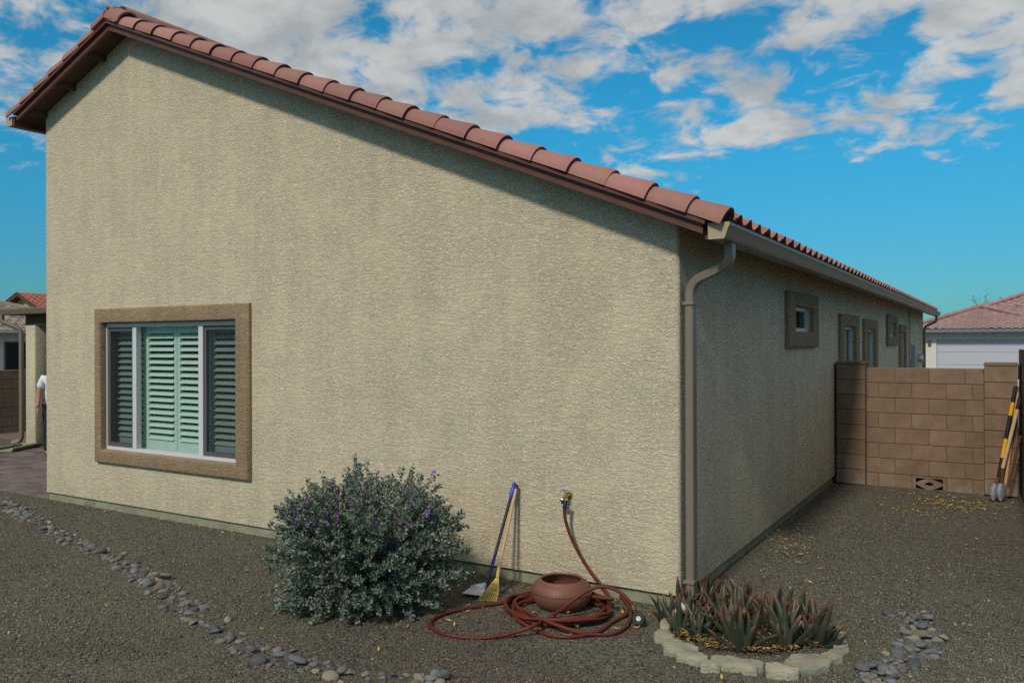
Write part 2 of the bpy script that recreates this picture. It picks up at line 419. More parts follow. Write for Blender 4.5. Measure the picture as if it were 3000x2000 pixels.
# ------------------------------------------------------------------ geometry helpers
class MB:
    """collects vertices and faces; build() links them as ONE mesh object"""
    def __init__(s): s.v, s.f, s.m = [], [], []

    def add(s, verts, faces, mi=0):
        o = len(s.v)
        s.v += [tuple(p) for p in verts]
        s.f += [tuple(i + o for i in f) for f in faces]
        s.m += [mi] * len(faces)
        return s

    def box(s, a, b, mi=0, M=None):
        x0, y0, z0 = a; x1, y1, z1 = b
        v = [Vector(p) for p in ((x0, y0, z0), (x1, y0, z0), (x1, y1, z0), (x0, y1, z0), (x0, y0, z1), (x1, y0, z1), (x1, y1, z1), (x0, y1, z1))]
        if M is not None: v = [M @ p for p in v]
        return s.add(v, [(0, 3, 2, 1), (4, 5, 6, 7), (0, 1, 5, 4), (1, 2, 6, 5), (2, 3, 7, 6), (3, 0, 4, 7)], mi)

    def bbox(s, a, b, r=.01, mi=0, M=None):
        """box with chamfered edges"""
        bm = bmesh.new(); bmesh.ops.create_cube(bm, size=1)
        for v in bm.verts: v.co = Vector([a[i] + (b[i] - a[i]) * (v.co[i] + .5) for i in range(3)])
        bmesh.ops.bevel(bm, geom=bm.edges[:], offset=r, segments=2, affect='EDGES', profile=.5)
        bm.verts.index_update()
        v = [x.co.copy() for x in bm.verts]; f = [[q.index for q in x.verts] for x in bm.faces]; bm.free()
        if M is not None: v = [M @ p for p in v]
        return s.add(v, f, mi)

    def sweep(s, path, prof, ref=Vector((0, 0, 1)), mi=0, caps=True, scales=None, closed=True):
        path = [Vector(p) for p in path]; n = len(prof); vs = []
        side = None
        for i, p in enumerate(path):
            t = (path[min(i + 1, len(path) - 1)] - path[max(i - 1, 0)]).normalized()
            if side is None:
                side = t.cross(ref)
                if side.length < 1e-4: side = t.cross(Vector((1, 0, 0)))
                side.normalize()
            else:
                side = (side - t * side.dot(t)).normalized()
            up = side.cross(t)
            k = scales[i] if scales else 1
            vs += [p + side * (a * k) + up * (b * k) for a, b in prof]
        fs = []
        for i in range(len(path) - 1):
            for j in range(n if closed else n - 1):
                a, b = i * n + j, i * n + (j + 1) % n
                fs.append((a, b, b + n, a + n))
        if caps and closed:
            fs.append(tuple(range(n - 1, -1, -1))); fs.append(tuple(range((len(path) - 1) * n, len(path) * n)))
        return s.add(vs, fs, mi)

    def tube(s, path, r, n=8, mi=0, scales=None):
        return s.sweep(path, [(r * math.cos(2 * math.pi * k / n), r * math.sin(2 * math.pi * k / n)) for k in range(n)], mi=mi, scales=scales)

    def lathe(s, prof, c, n=32, mi=0, axis=None):
        vs = []; M = Matrix.Identity(3) if axis is None else Vector((0, 0, 1)).rotation_difference(Vector(axis)).to_matrix()
        for r, z in prof:
            for k in range(n):
                a = 2 * math.pi * k / n
                vs.append(Vector(c) + M @ Vector((r * math.cos(a), r * math.sin(a), z)))
        fs = []
        for i in range(len(prof) - 1):
            for k in range(n):
                a, b = i * n + k, i * n + (k + 1) % n
                fs.append((a, b, b + n, a + n))
        return s.add(vs, fs, mi)

    def extrude(s, pts, vec, mi=0):
        pts = [Vector(p) for p in pts]; n = len(pts); vec = Vector(vec)
        return s.add(pts + [p + vec for p in pts], [tuple(range(n))] + [tuple(range(2 * n - 1, n - 1, -1))] + [(i, i + n, (i + 1) % n + n, (i + 1) % n) for i in range(n)], mi)

    def mesh(s, name, mats):
        me = bpy.data.meshes.new(name)
        me.from_pydata(s.v, [], s.f)
        for k in ([mats] if isinstance(mats, str) else mats): me.materials.append(MATS[k])
        if any(s.m): me.polygons.foreach_set('material_index', s.m)
        bm = bmesh.new(); bm.from_mesh(me); bmesh.ops.recalc_face_normals(bm, faces=bm.faces[:]); bm.to_mesh(me); bm.free()
        return me

    def build(s, name, mats, parent=None, smooth=None, loc=None, rot=None):
        return link(name, s.mesh(name, mats), parent, smooth, loc, rot)


def smooth_mesh(me, ang):
    me.polygons.foreach_set('use_smooth', [True] * len(me.polygons))
    try: me.set_sharp_from_angle(angle=R(ang))
    except Exception: pass


def link(name, me, parent=None, smooth=None, loc=None, rot=None):
    if smooth: smooth_mesh(me, smooth)
    o = bpy.data.objects.new(name, me); C.objects.link(o)
    if parent is not None:
        o.parent = parent
        o.matrix_parent_inverse = Matrix.Translation(-WORLD_LOC.get(parent.name, Vector()))
    if loc is not None: o.location = loc
    if rot is not None: o.rotation_euler = rot
    return o


WORLD_LOC = {}


def thing(name, label, cat, loc=(0, 0, 0), group=None, kind=None):
    o = bpy.data.objects.new(name, None); C.objects.link(o)
    o.empty_display_size = .2
    o.location = loc
    WORLD_LOC[o.name] = Vector(loc)
    return tag(o, label, cat, group, kind)


def tag(o, label=None, cat=None, group=None, kind=None):
    for k, v in (('label', label), ('category', cat), ('group', group), ('kind', kind)):
        if v: o[k] = v
    return o


def fast_mesh(name, V, F, mats, colors=None):
    """V (n,3), F (m,k) numpy; colors per vertex -> attribute Col"""
    me = bpy.data.meshes.new(name)
    m, k = F.shape
    me.vertices.add(len(V)); me.vertices.foreach_set('co', V.astype(np.float32).ravel())
    me.loops.add(m * k); me.loops.foreach_set('vertex_index', F.astype(np.int32).ravel())
    me.polygons.add(m); me.polygons.foreach_set('loop_start', np.arange(0, m * k, k, dtype=np.int32))
    try: me.polygons.foreach_set('loop_total', np.full(m, k, dtype=np.int32))
    except Exception: pass
    me.update(calc_edges=True)
    for q in ([mats] if isinstance(mats, str) else mats): me.materials.append(MATS[q])
    if colors is not None:
        ca = me.color_attributes.new('Col', 'FLOAT_COLOR', 'POINT')
        ca.data.foreach_set('color', np.c_[colors, np.ones(len(colors))].astype(np.float32).ravel())
    return me


def fillet(pts, r, n=6):
    pts = [Vector(p) for p in pts]; out = [pts[0]]
    for a, b, c in zip(pts, pts[1:], pts[2:]):
        d1, d2 = (a - b), (c - b); k = min(r, d1.length * .45, d2.length * .45)
        p, q = b + d1.normalized() * k, b + d2.normalized() * k
        for i in range(n + 1):
            t = i / n; out.append(p * (1 - t) ** 2 + b * 2 * t * (1 - t) + q * t * t)
    return out + [pts[-1]]


def catmull(pts, n=8):
    pts = [Vector(p) for p in pts]; P = [pts[0] * 2 - pts[1]] + pts + [pts[-1] * 2 - pts[-2]]; out = []
    for i in range(1, len(P) - 2):
        a, b, c, d = P[i - 1:i + 3]
        for k in range(n):
            t = k / n
            out.append(.5 * ((2 * b) + (c - a) * t + (2 * a - 5 * b + 4 * c - d) * t * t + (3 * b - a - 3 * c + d) * t ** 3))
    return out + [pts[-1]]


def rot_to(v):
    return Vector((0, 0, 1)).rotation_difference(Vector(v).normalized()).to_matrix().to_4x4()


# ------------------------------------------------------------------ ground
def hnoise(x, y):
    return (np.sin(x * 1.7 + 1.3 * np.sin(y * 1.1)) * np.cos(y * 1.9 + .7 * np.sin(x * 1.3)) * .6 + np.sin(x * 4.1 + y * 2.7) * np.cos(y * 3.7 - x * 1.9) * .3)


def ground_z(x, y):
    """gentle unevenness of the raked gravel, flat at the walls and the patio"""
    d = np.clip(np.maximum(-y, x) / .8, 0, 1)
    far = np.clip((14 - np.hypot(x, y)) / 4, 0, 1)
    return GZ + hnoise(x, y) * .011 * d * far


gx = np.r_[-900, -400, -150, -60, -30, -20, np.linspace(-15, -9, 20)[:-1], np.linspace(-9, 3, 120), np.linspace(3, 8, 14)[1:], 15, 40, 150, 400, 900]
gy = np.r_[-900, -300, -80, -30, -15, np.linspace(-9, -4, 12)[:-1], np.linspace(-4, 7, 110), np.linspace(7, 14, 12)[1:], 25, 60, 150, 400, 900]
GX, GY = np.meshgrid(gx, gy)
V = np.c_[GX.ravel(), GY.ravel(), ground_z(GX, GY).ravel()]
nx_ = len(gx)
ii = (np.arange(len(gy) - 1)[:, None] * nx_ + np.arange(nx_ - 1)[None]).ravel()
me = fast_mesh('ground', V, np.c_[ii, ii + 1, ii + 1 + nx_, ii + nx_], 'ground')
tag(link('ground', me, smooth=180), 'brown and grey gravel yard running along the house', kind='structure')

# ------------------------------------------------------------------ house
XR = -6.53; ZR = 5.35; ML, MR = .385, .4066          # ridge line and slopes at the bottom of the barge board
W = 8.265; YE = 20.2
zR = lambda x: ZR - MR * (x - XR)
zL = lambda x: ZR + ML * (x - XR)
house = thing('stucco_house', 'tan stucco house with red barrel tile roof and shuttered gable window', 'house', (-4, 8, GZ))

# walls: sheets with real window openings
SIDE_WIN = [(3.30, 4.93, 1.78, 2.405, 3.63, 4.62, 1.965, 2.245),
            (6.54, 8.19, .45, 2.245, 6.87, 7.87, .62, 2.07),
            (8.80, 10.40, .45, 2.225, 9.13, 10.08, .62, 2.055),
            (11.86, 13.5, 1.76, 2.375, 12.19, 13.17, 1.945, 2.215),
            (14.04, 15.4, .30, 2.215, 14.32, 15.1, .50, 2.05)]
GW = (-7.055, -4.695, .600, 2.105)
CR = .03


def holed(mb, us, vs, holes, P, N, depth=.16):
    """grid of quads over us x vs minus holes; P(u,v) gives the point; reveals go depth along N"""
    us = sorted(set(us)); vs = sorted(set(vs))
    for i in range(len(us) - 1):
        for j in range(len(vs) - 1):
            cu, cv = (us[i] + us[i + 1]) / 2, (vs[j] + vs[j + 1]) / 2
            if any(h[0] < cu < h[1] and h[2] < cv < h[3] for h in holes): continue
            mb.add([P(us[i], vs[j]), P(us[i + 1], vs[j]), P(us[i + 1], vs[j + 1]), P(us[i], vs[j + 1])], [(0, 1, 2, 3)])
    N = Vector(N) * depth
    for a, b, c, d in holes:
        q = [Vector(P(a, c)), Vector(P(b, c)), Vector(P(b, d)), Vector(P(a, d))]
        for k in range(4):
            p0, p1 = q[k], q[(k + 1) % 4]
            mb.add([p0, p1, p1 + N, p0 + N], [(0, 1, 2, 3)])


mb = MB()
top_r = zR(-CR) + .04
holed(mb, [-W + CR, GW[0], GW[1], -CR], [0, GW[2], GW[3], top_r], [GW], lambda u, v: (u, 0, v), (0, 1, 0))
mb.add([(-W + CR, 0, top_r), (-CR, 0, top_r), (XR, 0, ZR + .04), (-W + CR, 0, zL(-W + CR) + .04)], [(0, 1, 2, 3)])
sh = [(w[4], w[5], w[6], w[7]) for w in SIDE_WIN]
holed(mb, [CR, YE] + [q for h in sh for q in h[:2]], [0, top_r] + [q for h in sh for q in h[2:]], sh, lambda u, v: (0, u, v), (-1, 0, 0))
arc = [R(90 * k / 5) for k in range(6)]
for (cx, sx, tz) in ((-CR, 1, top_r), (-W + CR, -1, zL(-W + CR) + .04)):
    for a0, a1 in zip(arc, arc[1:]):
        p = [(cx + sx * CR * math.sin(a), CR - CR * math.cos(a)) for a in (a0, a1)]
        mb.add([(*p[0], 0), (*p[1], 0), (*p[1], tz), (*p[0], tz)], [(0, 1, 2, 3)])
mb.add([(-W, CR, 0), (-W, YE, 0), (-W, YE, zL(-W) + .04), (-W, CR, zL(-W) + .04)], [(0, 1, 2, 3)])
mb.add([(-W, YE, 0), (0, YE, 0), (0, YE, top_r), (XR, YE, ZR + .04), (-W, YE, zL(-W) + .04)], [(0, 1, 2, 3, 4)])
mb.add([(-W, .0, 0), (0, .0, 0), (0, .035, 0), (-W, .035, 0)], [(0, 1, 2, 3)])
mb.add([(-.035, .035, 0), (0, .035, 0), (0, YE, 0), (-.035, YE, 0)], [(0, 1, 2, 3)])
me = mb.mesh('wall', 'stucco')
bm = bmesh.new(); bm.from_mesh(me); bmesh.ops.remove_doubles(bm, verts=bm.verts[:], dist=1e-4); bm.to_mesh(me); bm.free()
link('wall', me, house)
MB().box((-W + .03, .03, -.4), (-.03, YE - .03, -.002)).build('foundation', 'concrete', house)
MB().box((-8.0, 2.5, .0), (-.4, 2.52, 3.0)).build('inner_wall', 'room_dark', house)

# roof deck, soffit, tiles
O = .25
roof = MB()
y0, y1 = -O + .045, YE + .25
xe, xl = .285, -8.50
for z_, xa, xb in ((zR, XR, xe), (zL, XR, xl)):
    roof.add([(xa, y0, z_(xa) + .035), (xb, y0, z_(xb) + .035), (xb, y1, z_(xb) + .035), (xa, y1, z_(xa) + .035),
              (xa, y0, z_(xa) + .10), (xb, y0, z_(xb) + .10), (xb, y1, z_(xb) + .10), (xa, y1, z_(xa) + .10)],
             [(0, 1, 2, 3), (4, 5, 6, 7), (0, 1, 5, 4), (1, 2, 6, 5), (3, 2, 6, 7)])
roof = roof.build('roof', 'soffit', house)


def board(x0, x1, z_, h0, h1, ya, yb, name='barge_board', m='fascia'):
    n = 2
    b = MB()
    b.add([(x0, ya, z_(x0) + h0), (x1, ya, z_(x1) + h0), (x1, ya, z_(x1) + h1), (x0, ya, z_(x0) + h1),
           (x0, yb, z_(x0) + h0), (x1, yb, z_(x1) + h0), (x1, yb, z_(x1) + h1), (x0, yb, z_(x0) + h1)],
          [(0, 1, 2, 3), (4, 5, 6, 7), (0, 1, 5, 4), (1, 2, 6, 5), (2, 3, 7, 6), (3, 0, 4, 7)])
    return b.build(name, m, roof)


board(XR + .002, .262, zR, 0, .078, -O, -O + .042)
board(XR - .002, -8.44, zL, 0, .078, -O, -O + .042)
board(XR + .002, .285, zR, .070, .098, -O - .036, -O + .04, 'trim_board')
board(XR - .002, -8.46, zL, .070, .098, -O - .036, -O + .04, 'trim_board')
# eave fascia behind the gutters, and outlookers under the rake
MB().box((.262, -O + .05, zR(.27) - .03), (.292, y1, zR(.27) + .085)).build('eave_fascia', 'fascia', roof)
MB().box((-8.543, -O + .003, zL(-8.5) - .03), (-8.50, y1, zL(-8.5) + .085)).build('eave_fascia', 'fascia', roof)
for k in range(4):
    x = XR - .45 - .62 * k
    if x > -8.4:
        MB().box((x - .02, -O + .045, zL(x) - .03), (x + .02, -.004, zL(x) + .034)).build('outlooker', 'soffit', roof)


def barrel_mesh(name, Lh, r0, r1, th, n=14, screw=True, flat=0.0):
    """half-round tile: axis +X pointing down the slope, lower end at x=0, r0 there, r1 at the upper end"""
    b = MB()
    prof = []
    for k in range(n + 1):
        a = math.pi * k / n
        prof.append((math.cos(a), math.sin(a)))
    segs = [(-Lh, r1), (-Lh * .5, (r0 + r1) / 2), (-.012, r0), (0, r0 - .004)]
    vs, fs = [], []
    for x, r in segs:
        vs += [(x, r * c, r * s * 1.04) for c, s in prof]
    for x, r in reversed(segs):
        vs += [(x, (r - th) * c, (r - th) * s * 1.04) for c, s in prof]
    m = n + 1; rows = len(segs) * 2
    mi = []
    for i in range(rows):
        j = (i + 1) % rows
        for k in range(n):
            fs.append((i * m + k, i * m + k + 1, j * m + k + 1, j * m + k)); mi.append(1 if i == 3 else 0)
        fs_end = None
    for k in (0, n):
        for i in range(len(segs) - 1):
            a, b_ = i * m + k, (i + 1) * m + k
            c_, d_ = (rows - 2 - i) * m + k, (rows - 1 - i) * m + k
            fs.append((a, b_, c_, d_)); mi.append(0)
    b.v, b.f, b.m = vs, fs, mi
    if screw:
        b.lathe([(.0, .009), (.006, .008), (.009, .003), (.009, -.004)], (-.27, -r1 * .95 * math.cos(R(24)), r1 * math.sin(R(24))), 8, 2, (0, -math.cos(R(24)), math.sin(R(24))))
    me = b.mesh(name, ['tile', 'tile_edge', 'screw'])
    smooth_mesh(me, 40)
    return me


rake_me = barrel_mesh('rake_tile', .37, .132, .104, .020)
angR, angL = math.atan(MR), math.atan(ML)
xs = [.40, .165] + [.165 - .3085 * k for k in range(1, 22)]
for k, x in enumerate(xs):
    jx, jr = random.uniform(-.006, .006), random.uniform(-.03, .03)
    link('rake_tile', rake_me, roof, loc=(x + jx, -.180 + random.uniform(-.006, .006), zR(x) + .105 + random.uniform(0, .006)), rot=(jr, angR + random.uniform(-.008, .008), random.uniform(-.022, .022)))
for k in range(7):
    x = -8.60 + .3085 * k
    # mirrored: the tile looks down the left slope
    link('rake_tile', rake_me, roof, loc=(x, -.168, zL(x) + .112), rot=(random.uniform(-.01, .01), angL + .01, math.pi + random.uniform(-.01, .01)))
ridge_me = barrel_mesh('ridge_tile', .42, .150, .135, .02, screw=False)
for k in range(14):
    link('ridge_tile', ridge_me, roof, loc=(XR, .26 + .36 * k - .36, ZR + .165 - .004 * (k % 2)), rot=(0, R(2.2), -math.pi / 2))
# cap tile that folds over the peak
cap = MB()
for sgn, ang in ((1, angR), (-1, angL)):
    pth = [(XR + sgn * t * math.cos(ang) * .26, -.168, ZR + .125 - t * math.sin(ang) * .26) for t in (0, .5, 1)]
    cap.sweep(pth, [(.145 * math.cos(math.pi * k / 12), .15 * math.sin(math.pi * k / 12)) for k in range(13)] + [(.125 * math.cos(math.pi * k / 12), .13 * math.sin(math.pi * k / 12)) for k in range(12, -1, -1)], ref=Vector((0, 0, 1)))
cap.build('cap_tile', ['tile'], roof, 40)
b = MB()
bm = bmesh.new(); bmesh.ops.create_icosphere(bm, subdivisions=3, radius=1)
for v in bm.verts:
    n_ = .85 + .12 * math.sin(5 * v.co.x + 2 * v.co.z) + .1 * math.sin(7 * v.co.y + 3 * v.co.x)
    v.co = Vector((v.co.x * .06 * n_, v.co.y * .09 * n_, v.co.z * .05 * n_)) + Vector((XR + .015, -.225, ZR + .238))
bm.verts.index_update()
b.add([v.co.copy() for v in bm.verts], [[q.index for q in f.verts] for f in bm.faces]); bm.free()
b.build('mortar', 'mortar', roof, 180)

# S-tiles: first course singly, the field behind them as one sheet
P_ = .283


def sprof(t):
    """height of an S tile over one period"""
    t = t % 1.0
    return .024 + .027 * math.sin(2 * math.pi * t) + .008 * max(0, math.sin(2 * math.pi * t)) ** 2


def s_tile_mesh():
    n = 16; b = MB(); Lh = .42; th = .022
    us = [k / n for k in range(n + 1)]
    rows = []
    for x, dz in ((-Lh, -.004), (0, 0.0)):
        rows.append([(x, u * P_ * 1.06, sprof(min(u * 1.06, 1.06)) + dz) for u in us])
    v = rows[0] + rows[1] + [(p[0], p[1], p[2] - th) for p in rows[1]] + [(p[0], p[1], p[2] - th) for p in rows[0]]
    m = n + 1; fs, mi = [], []
    for i in range(4):
        j = (i + 1) % 4
        for k in range(n):
            fs.append((i * m + k, i * m + k + 1, j * m + k + 1, j * m + k)); mi.append(1 if i == 1 else 0)
    b.v, b.f, b.m = v, fs, mi
    me = b.mesh('roof_tile', ['tile', 'tile_edge']); smooth_mesh(me, 45)
    return me


st = s_tile_mesh()
ny = int((YE + .25) / P_)
for k in range(ny):
    y = -.075 + P_ * k
    link('roof_tile', st, roof, loc=(.355 + random.uniform(-.006, .006), y, zR(.355) + .172), rot=(0, angR, 0))


def tile_field(z_, xa, xb, y0_, y1_, per=P_, expo=.36, pts=8, up=.150):
    ny_ = int((y1_ - y0_) / per * pts)
    nr = int(abs(xb - xa) / expo)
    ys = np.linspace(y0_, y1_, ny_); prof = np.array([sprof((y - y0_) / per) for y in ys])
    rows = []
    for r in range(nr):
        for e, dz in ((0, .022), (1, 0.)):
            x = xa + (xb - xa) * (r + e) / nr
            rows.append(np.c_[np.full(ny_, x), ys, z_(x) + up + prof + dz])
    V = np.concatenate(rows); n = len(rows)
    i = (np.arange(n - 1)[:, None] * ny_ + np.arange(ny_ - 1)[None]).ravel()
    return fast_mesh('tile_field', V, np.c_[i, i + 1, i + 1 + ny_, i + ny_], 'tile')


for z_, xa, xb in ((zR, .03, XR + .05), (zL, -8.6, XR - .05)):
    tag(link('tile_field', tile_field(z_, xa, xb, -.075, YE + .2), roof, 60), kind='stuff')

# gutters and downspouts
def gutter(xb, zt, ya, yb, sgn, parent, name='gutter', wid=.15, hgt=.112):
    """K-style gutter: xb is the edge against the fascia, runs along y from ya to yb"""
    prof = [(0, 0), (0, -hgt), (.108, -hgt), (.118, -hgt + .018), (.122, -hgt + .03), (.136, -.04), (.147, -.022), (.147, -.004), (.150, 0), (.139, .0), (.139, -.02),
            (.128, -.038), (.113, -hgt + .032), (.105, -hgt + .008), (.006, -hgt + .008), (.006, 0)]
    b = MB()
    n = len(prof); segs = [ya, yb]
    vs = [(xb + sgn * px_, y, zt + pz) for y in segs for px_, pz in prof]
    b.add(vs, [(j, (j + 1) % n, (j + 1) % n + n, j + n) for j in range(n)])
    g = b.build(name, 'gutter_metal', parent, 30)
    for y, t in ((ya, -.003), (yb, .003)):
        e = MB(); e.extrude([(xb + sgn * px_, y, zt + pz - .002) for px_, pz in prof[:9]], (0, t, 0))
        e.build('end_cap', 'cap_metal' if y == ya else 'gutter_metal', g)
    e = MB()
    e.tube([(xb + sgn * .001, ya - .004, zt), (xb + sgn * .001, ya - .004, zt - hgt), (xb + sgn * .108, ya - .004, zt - hgt)], .0026, 5)
    e.build('cut_edge', 'cut_metal', g)
    return g


g_r = gutter(.300, 2.660, -O, 20.25, 1, house)
gutter(-8.545, zL(-8.545) + .105, -O, 20.2, -1, house)


def downspout(pts, parent, w=.088, d=.062, name='downspout', ref=(1, 0, 0)):
    b = MB()
    hw, hd, c = w / 2, d / 2, .008
    prof = [(-hw + c, -hd), (hw - c, -hd), (hw, -hd + c), (hw, hd - c), (hw - c, hd), (-hw + c, hd), (-hw, hd - c), (-hw, -hd + c)]
    b.sweep(fillet(pts, .10, 8), prof, Vector(ref))
    return b.build(name, 'gutter_metal', parent, 35)


q = at(2138, 716, 0, .365)
ds = downspout([(.365, q.y, 2.55), (.365, q.y, 2.40), (.060, .085, 2.285), (.060, .085, -.02)], house)
s = MB()
for z in (2.13, .10):
    s.bbox((.012, .03, z - .012), (.096, .14, z + .012), .003)
s.build('strap', 'gutter_metal', ds)
downspout([(.36, 19.9, 2.55), (.36, 19.9, 2.40), (.05, 20.0, 2.25), (.05, 20.0, .0)], house)


# windows
# foam trim: four bull-nosed lengths mitred by overlap in one ring profile
def trim_ring(outer, inner, P, proud, name, parent):
    """P(u,v,d): d metres proud of the wall"""
    b = MB(); r = .022
    (a, b_, c, d), (a2, b2, c2, d2) = outer, inner
    rings = [((a, b_, c, d), -.002), ((a, b_, c, d), proud - r), ((a + r * .3, b_ - r * .3, c + r * .3, d - r * .3), proud - r * .3),
             ((a + r, b_ - r, c + r, d - r), proud), ((a2 - r, b2 + r, c2 - r, d2 + r), proud), ((a2 - r * .3, b2 + r * .3, c2 - r * .3, d2 + r * .3), proud - r * .3),
             ((a2, b2, c2, d2), proud - r), ((a2, b2, c2, d2), -.04)]
    vs = []
    for (u0, u1, v0, v1), dd in rings:
        vs += [P(u0, v0, dd), P(u1, v0, dd), P(u1, v1, dd), P(u0, v1, dd)]
    fs = [(i * 4 + k, i * 4 + (k + 1) % 4, (i + 1) * 4 + (k + 1) % 4, (i + 1) * 4 + k) for i in range(len(rings) - 1) for k in range(4)]
    b.add(vs, fs)
    return b.build(name, 'trim_stucco', parent, 50)


def bars(parent, rects, P, d0, d1, m, name):
    """rects (u0,u1,v0,v1) as boxes between depth d0..d1"""
    b = MB()
    for (u0, u1, v0, v1) in rects:
        c = [P(u0, v0, d0), P(u1, v0, d0), P(u1, v1, d0), P(u0, v1, d0), P(u0, v0, d1), P(u1, v0, d1), P(u1, v1, d1), P(u0, v1, d1)]
        b.add(c, [(0, 1, 2, 3), (4, 5, 6, 7), (0, 1, 5, 4), (1, 2, 6, 5), (2, 3, 7, 6), (3, 0, 4, 7)])
    return b.build(name, m, parent)


PG = lambda u, v, d: (u, -d, v)
b = MB()
fx0, fx1, fz0, fz1 = -7.072, -4.695, .598, 2.085
fr = .05
for (u0, u1, v0, v1) in ((fx0, fx0 + fr, fz0, fz1), (fx1 - fr, fx1, fz0, fz1), (fx0 + fr, fx1 - fr, fz0, fz0 + .05), (fx0 + fr, fx1 - fr, fz1 - .045, fz1),
                         (-6.537, -6.468, fz0 + .05, fz1 - .045), (-5.383, -5.312, fz0 + .05, fz1 - .045)):
    b.box((u0, .035, v0), (u1, .10, v1))
win = b.build('window', 'frame_white', house)
trim_ring((-7.157, -4.510, .459, 2.258), (-7.040, -4.712, .612, 2.092), PG, .05, 'trim', win)
for a, c in ((fx0 + fr, -6.537), (-5.312, fx1 - fr)):
    bars(win, [(a, a + .04, fz0 + .05, fz1 - .045), (c - .035, c, fz0 + .05, fz1 - .045), (a + .04, c - .035, fz0 + .05, fz0 + .10), (a + .04, c - .035, fz1 - .09, fz1 - .045)], PG, -.05, -.085, 'frame_dark', 'sash')
    bars(win, [(a + .03, c - .03, fz0 + .09, fz1 - .08)], PG, -.052, -.0535, 'screen', 'insect_screen')
for a, c in ((fx0 + fr, -6.537), (-6.468, -5.383), (-5.312, fx1 - fr)):
    bars(win, [(a + .002, c - .002, fz0 + .052, fz1 - .047)], PG, -.088, -.092, 'glass', 'pane')
# plantation shutters: four panels behind the glass
px_edges = [(-7.12, -6.478), (-6.472, -5.918), (-5.912, -5.338), (-5.332, -4.76)]
sy0, sy1 = -.165, -.195
slat_v = MB()
for (a, c) in px_edges:
    bars(win, [(a, a + .048, fz0, fz1), (c - .048, c, fz0, fz1), (a + .048, c - .048, fz0, fz0 + .155), (a + .048, c - .048, fz1 - .12, fz1)], PG, sy0, sy1, 'shutter', 'shutter_panel')
    n = 17
    for k in range(n):
        z = .783 + .0718 * k
        lb = MB()
        M = Matrix.Translation((0, -(sy0 + sy1) / 2, z)) @ Matrix.Rotation(R(36), 4, 'X')
        pr = [(-.041, 0), (-.03, .0045), (0, .006), (.03, .0045), (.041, 0), (.03, -.0045), (0, -.006), (-.03, -.0045)]
        vs = [M @ Vector((x, y, zz)) for x in (a + .05, c - .05) for y, zz in pr]
        lb.add(vs, [(j, (j + 1) % 8, (j + 1) % 8 + 8, j + 8) for j in range(8)] + [tuple(range(8)), tuple(range(15, 7, -1))])
        lb.build('louver', 'shutter', win, 40)

# side wall windows
PS = lambda u, v, d: (d, u, v)
for i, (a, b_, c, d, a2, b2, c2, d2) in enumerate(SIDE_WIN):
    f = .05
    w = bars(house, [(a2, a2 + f, c2, d2), (b2 - f, b2, c2, d2), (a2 + f, b2 - f, c2, c2 + .04), (a2 + f, b2 - f, d2 - .04, d2)] +
             ([((a2 + b2) / 2 - .025, (a2 + b2) / 2 + .025, c2 + .04, d2 - .04)] if i in (1, 2) else []), PS, -.03, -.09, 'frame_white', 'window')
    trim_ring((a, b_, c, d), (a2 - .002, b2 + .002, c2 - .002, d2 + .002), PS, .05, 'trim', w)
    bars(w, [(a2 + f - .004, b2 - f + .004, c2 + .036, d2 - .036)], PS, -.06, -.064, 'glass_dark', 'pane')
    bars(w, [(a2 - .1, b2 + .1, c2 - .1, d2 + .1)], PS, -.32, -.34, 'room_dark', 'dark_backing')  # added near-black sheet in place of the dark room behind the glass
    if i in (1, 2):
        bars(w, [(a2 + .55, b2 - .12, c2, d2)], PS, -.20, -.22, 'curtain', 'curtain')

# electric meter, conduit
mt = MB().bbox((.002, 16.3, 1.05), (.14, 16.75, 1.76), .015).build('meter_box', 'meter_grey', house, 40)
MB().lathe([(.0, .0), (.085, 0), (.095, -.02), (.095, -.11)], (.26, 16.95, 1.42), 16, 0, (1, 0, 0)).build('meter_dial', 'zinc', mt, 40)
MB().bbox((.002, 16.82, 1.22), (.15, 17.1, 1.56), .02).build('meter_socket', 'meter_grey', mt, 40)
MB().tube([(.03, 16.2, 1.4), (.03, 16.2, 2.6)], .022, 8).build('conduit', 'stucco', mt, 40)
MB().tube([(.05, 16.5, 1.06), (.05, 16.5, -.1)], .03, 8).build('conduit', 'meter_grey', mt, 40)
# hose bib
fb = Vector((-.898, 0, .651))
fa = MB()
fa.lathe([(.0, -.004), (.03, -.004), (.03, .006), (.012, .008), (.012, .05), (.017, .052), (.017, .075), (0, .078)], fb, 14, 0, (0, -1, 0))
fa.tube([fb + Vector((0, -.06, 0)), fb + Vector((-.005, -.095, -.006)), fb + Vector((-.012, -.115, -.03))], .013, 10)
fa = fa.build('faucet', 'brass', house, 40)
h = MB()
h.tube([fb + Vector((0, -.06, .01)), fb + Vector((-.005, -.065, .045))], .006, 8)
h.bbox((fb.x - .03, fb.y - .072, fb.z + .043), (fb.x + .018, fb.y - .058, fb.z + .062), .004)
h.build('faucet_handle', 'zinc', fa, 40)

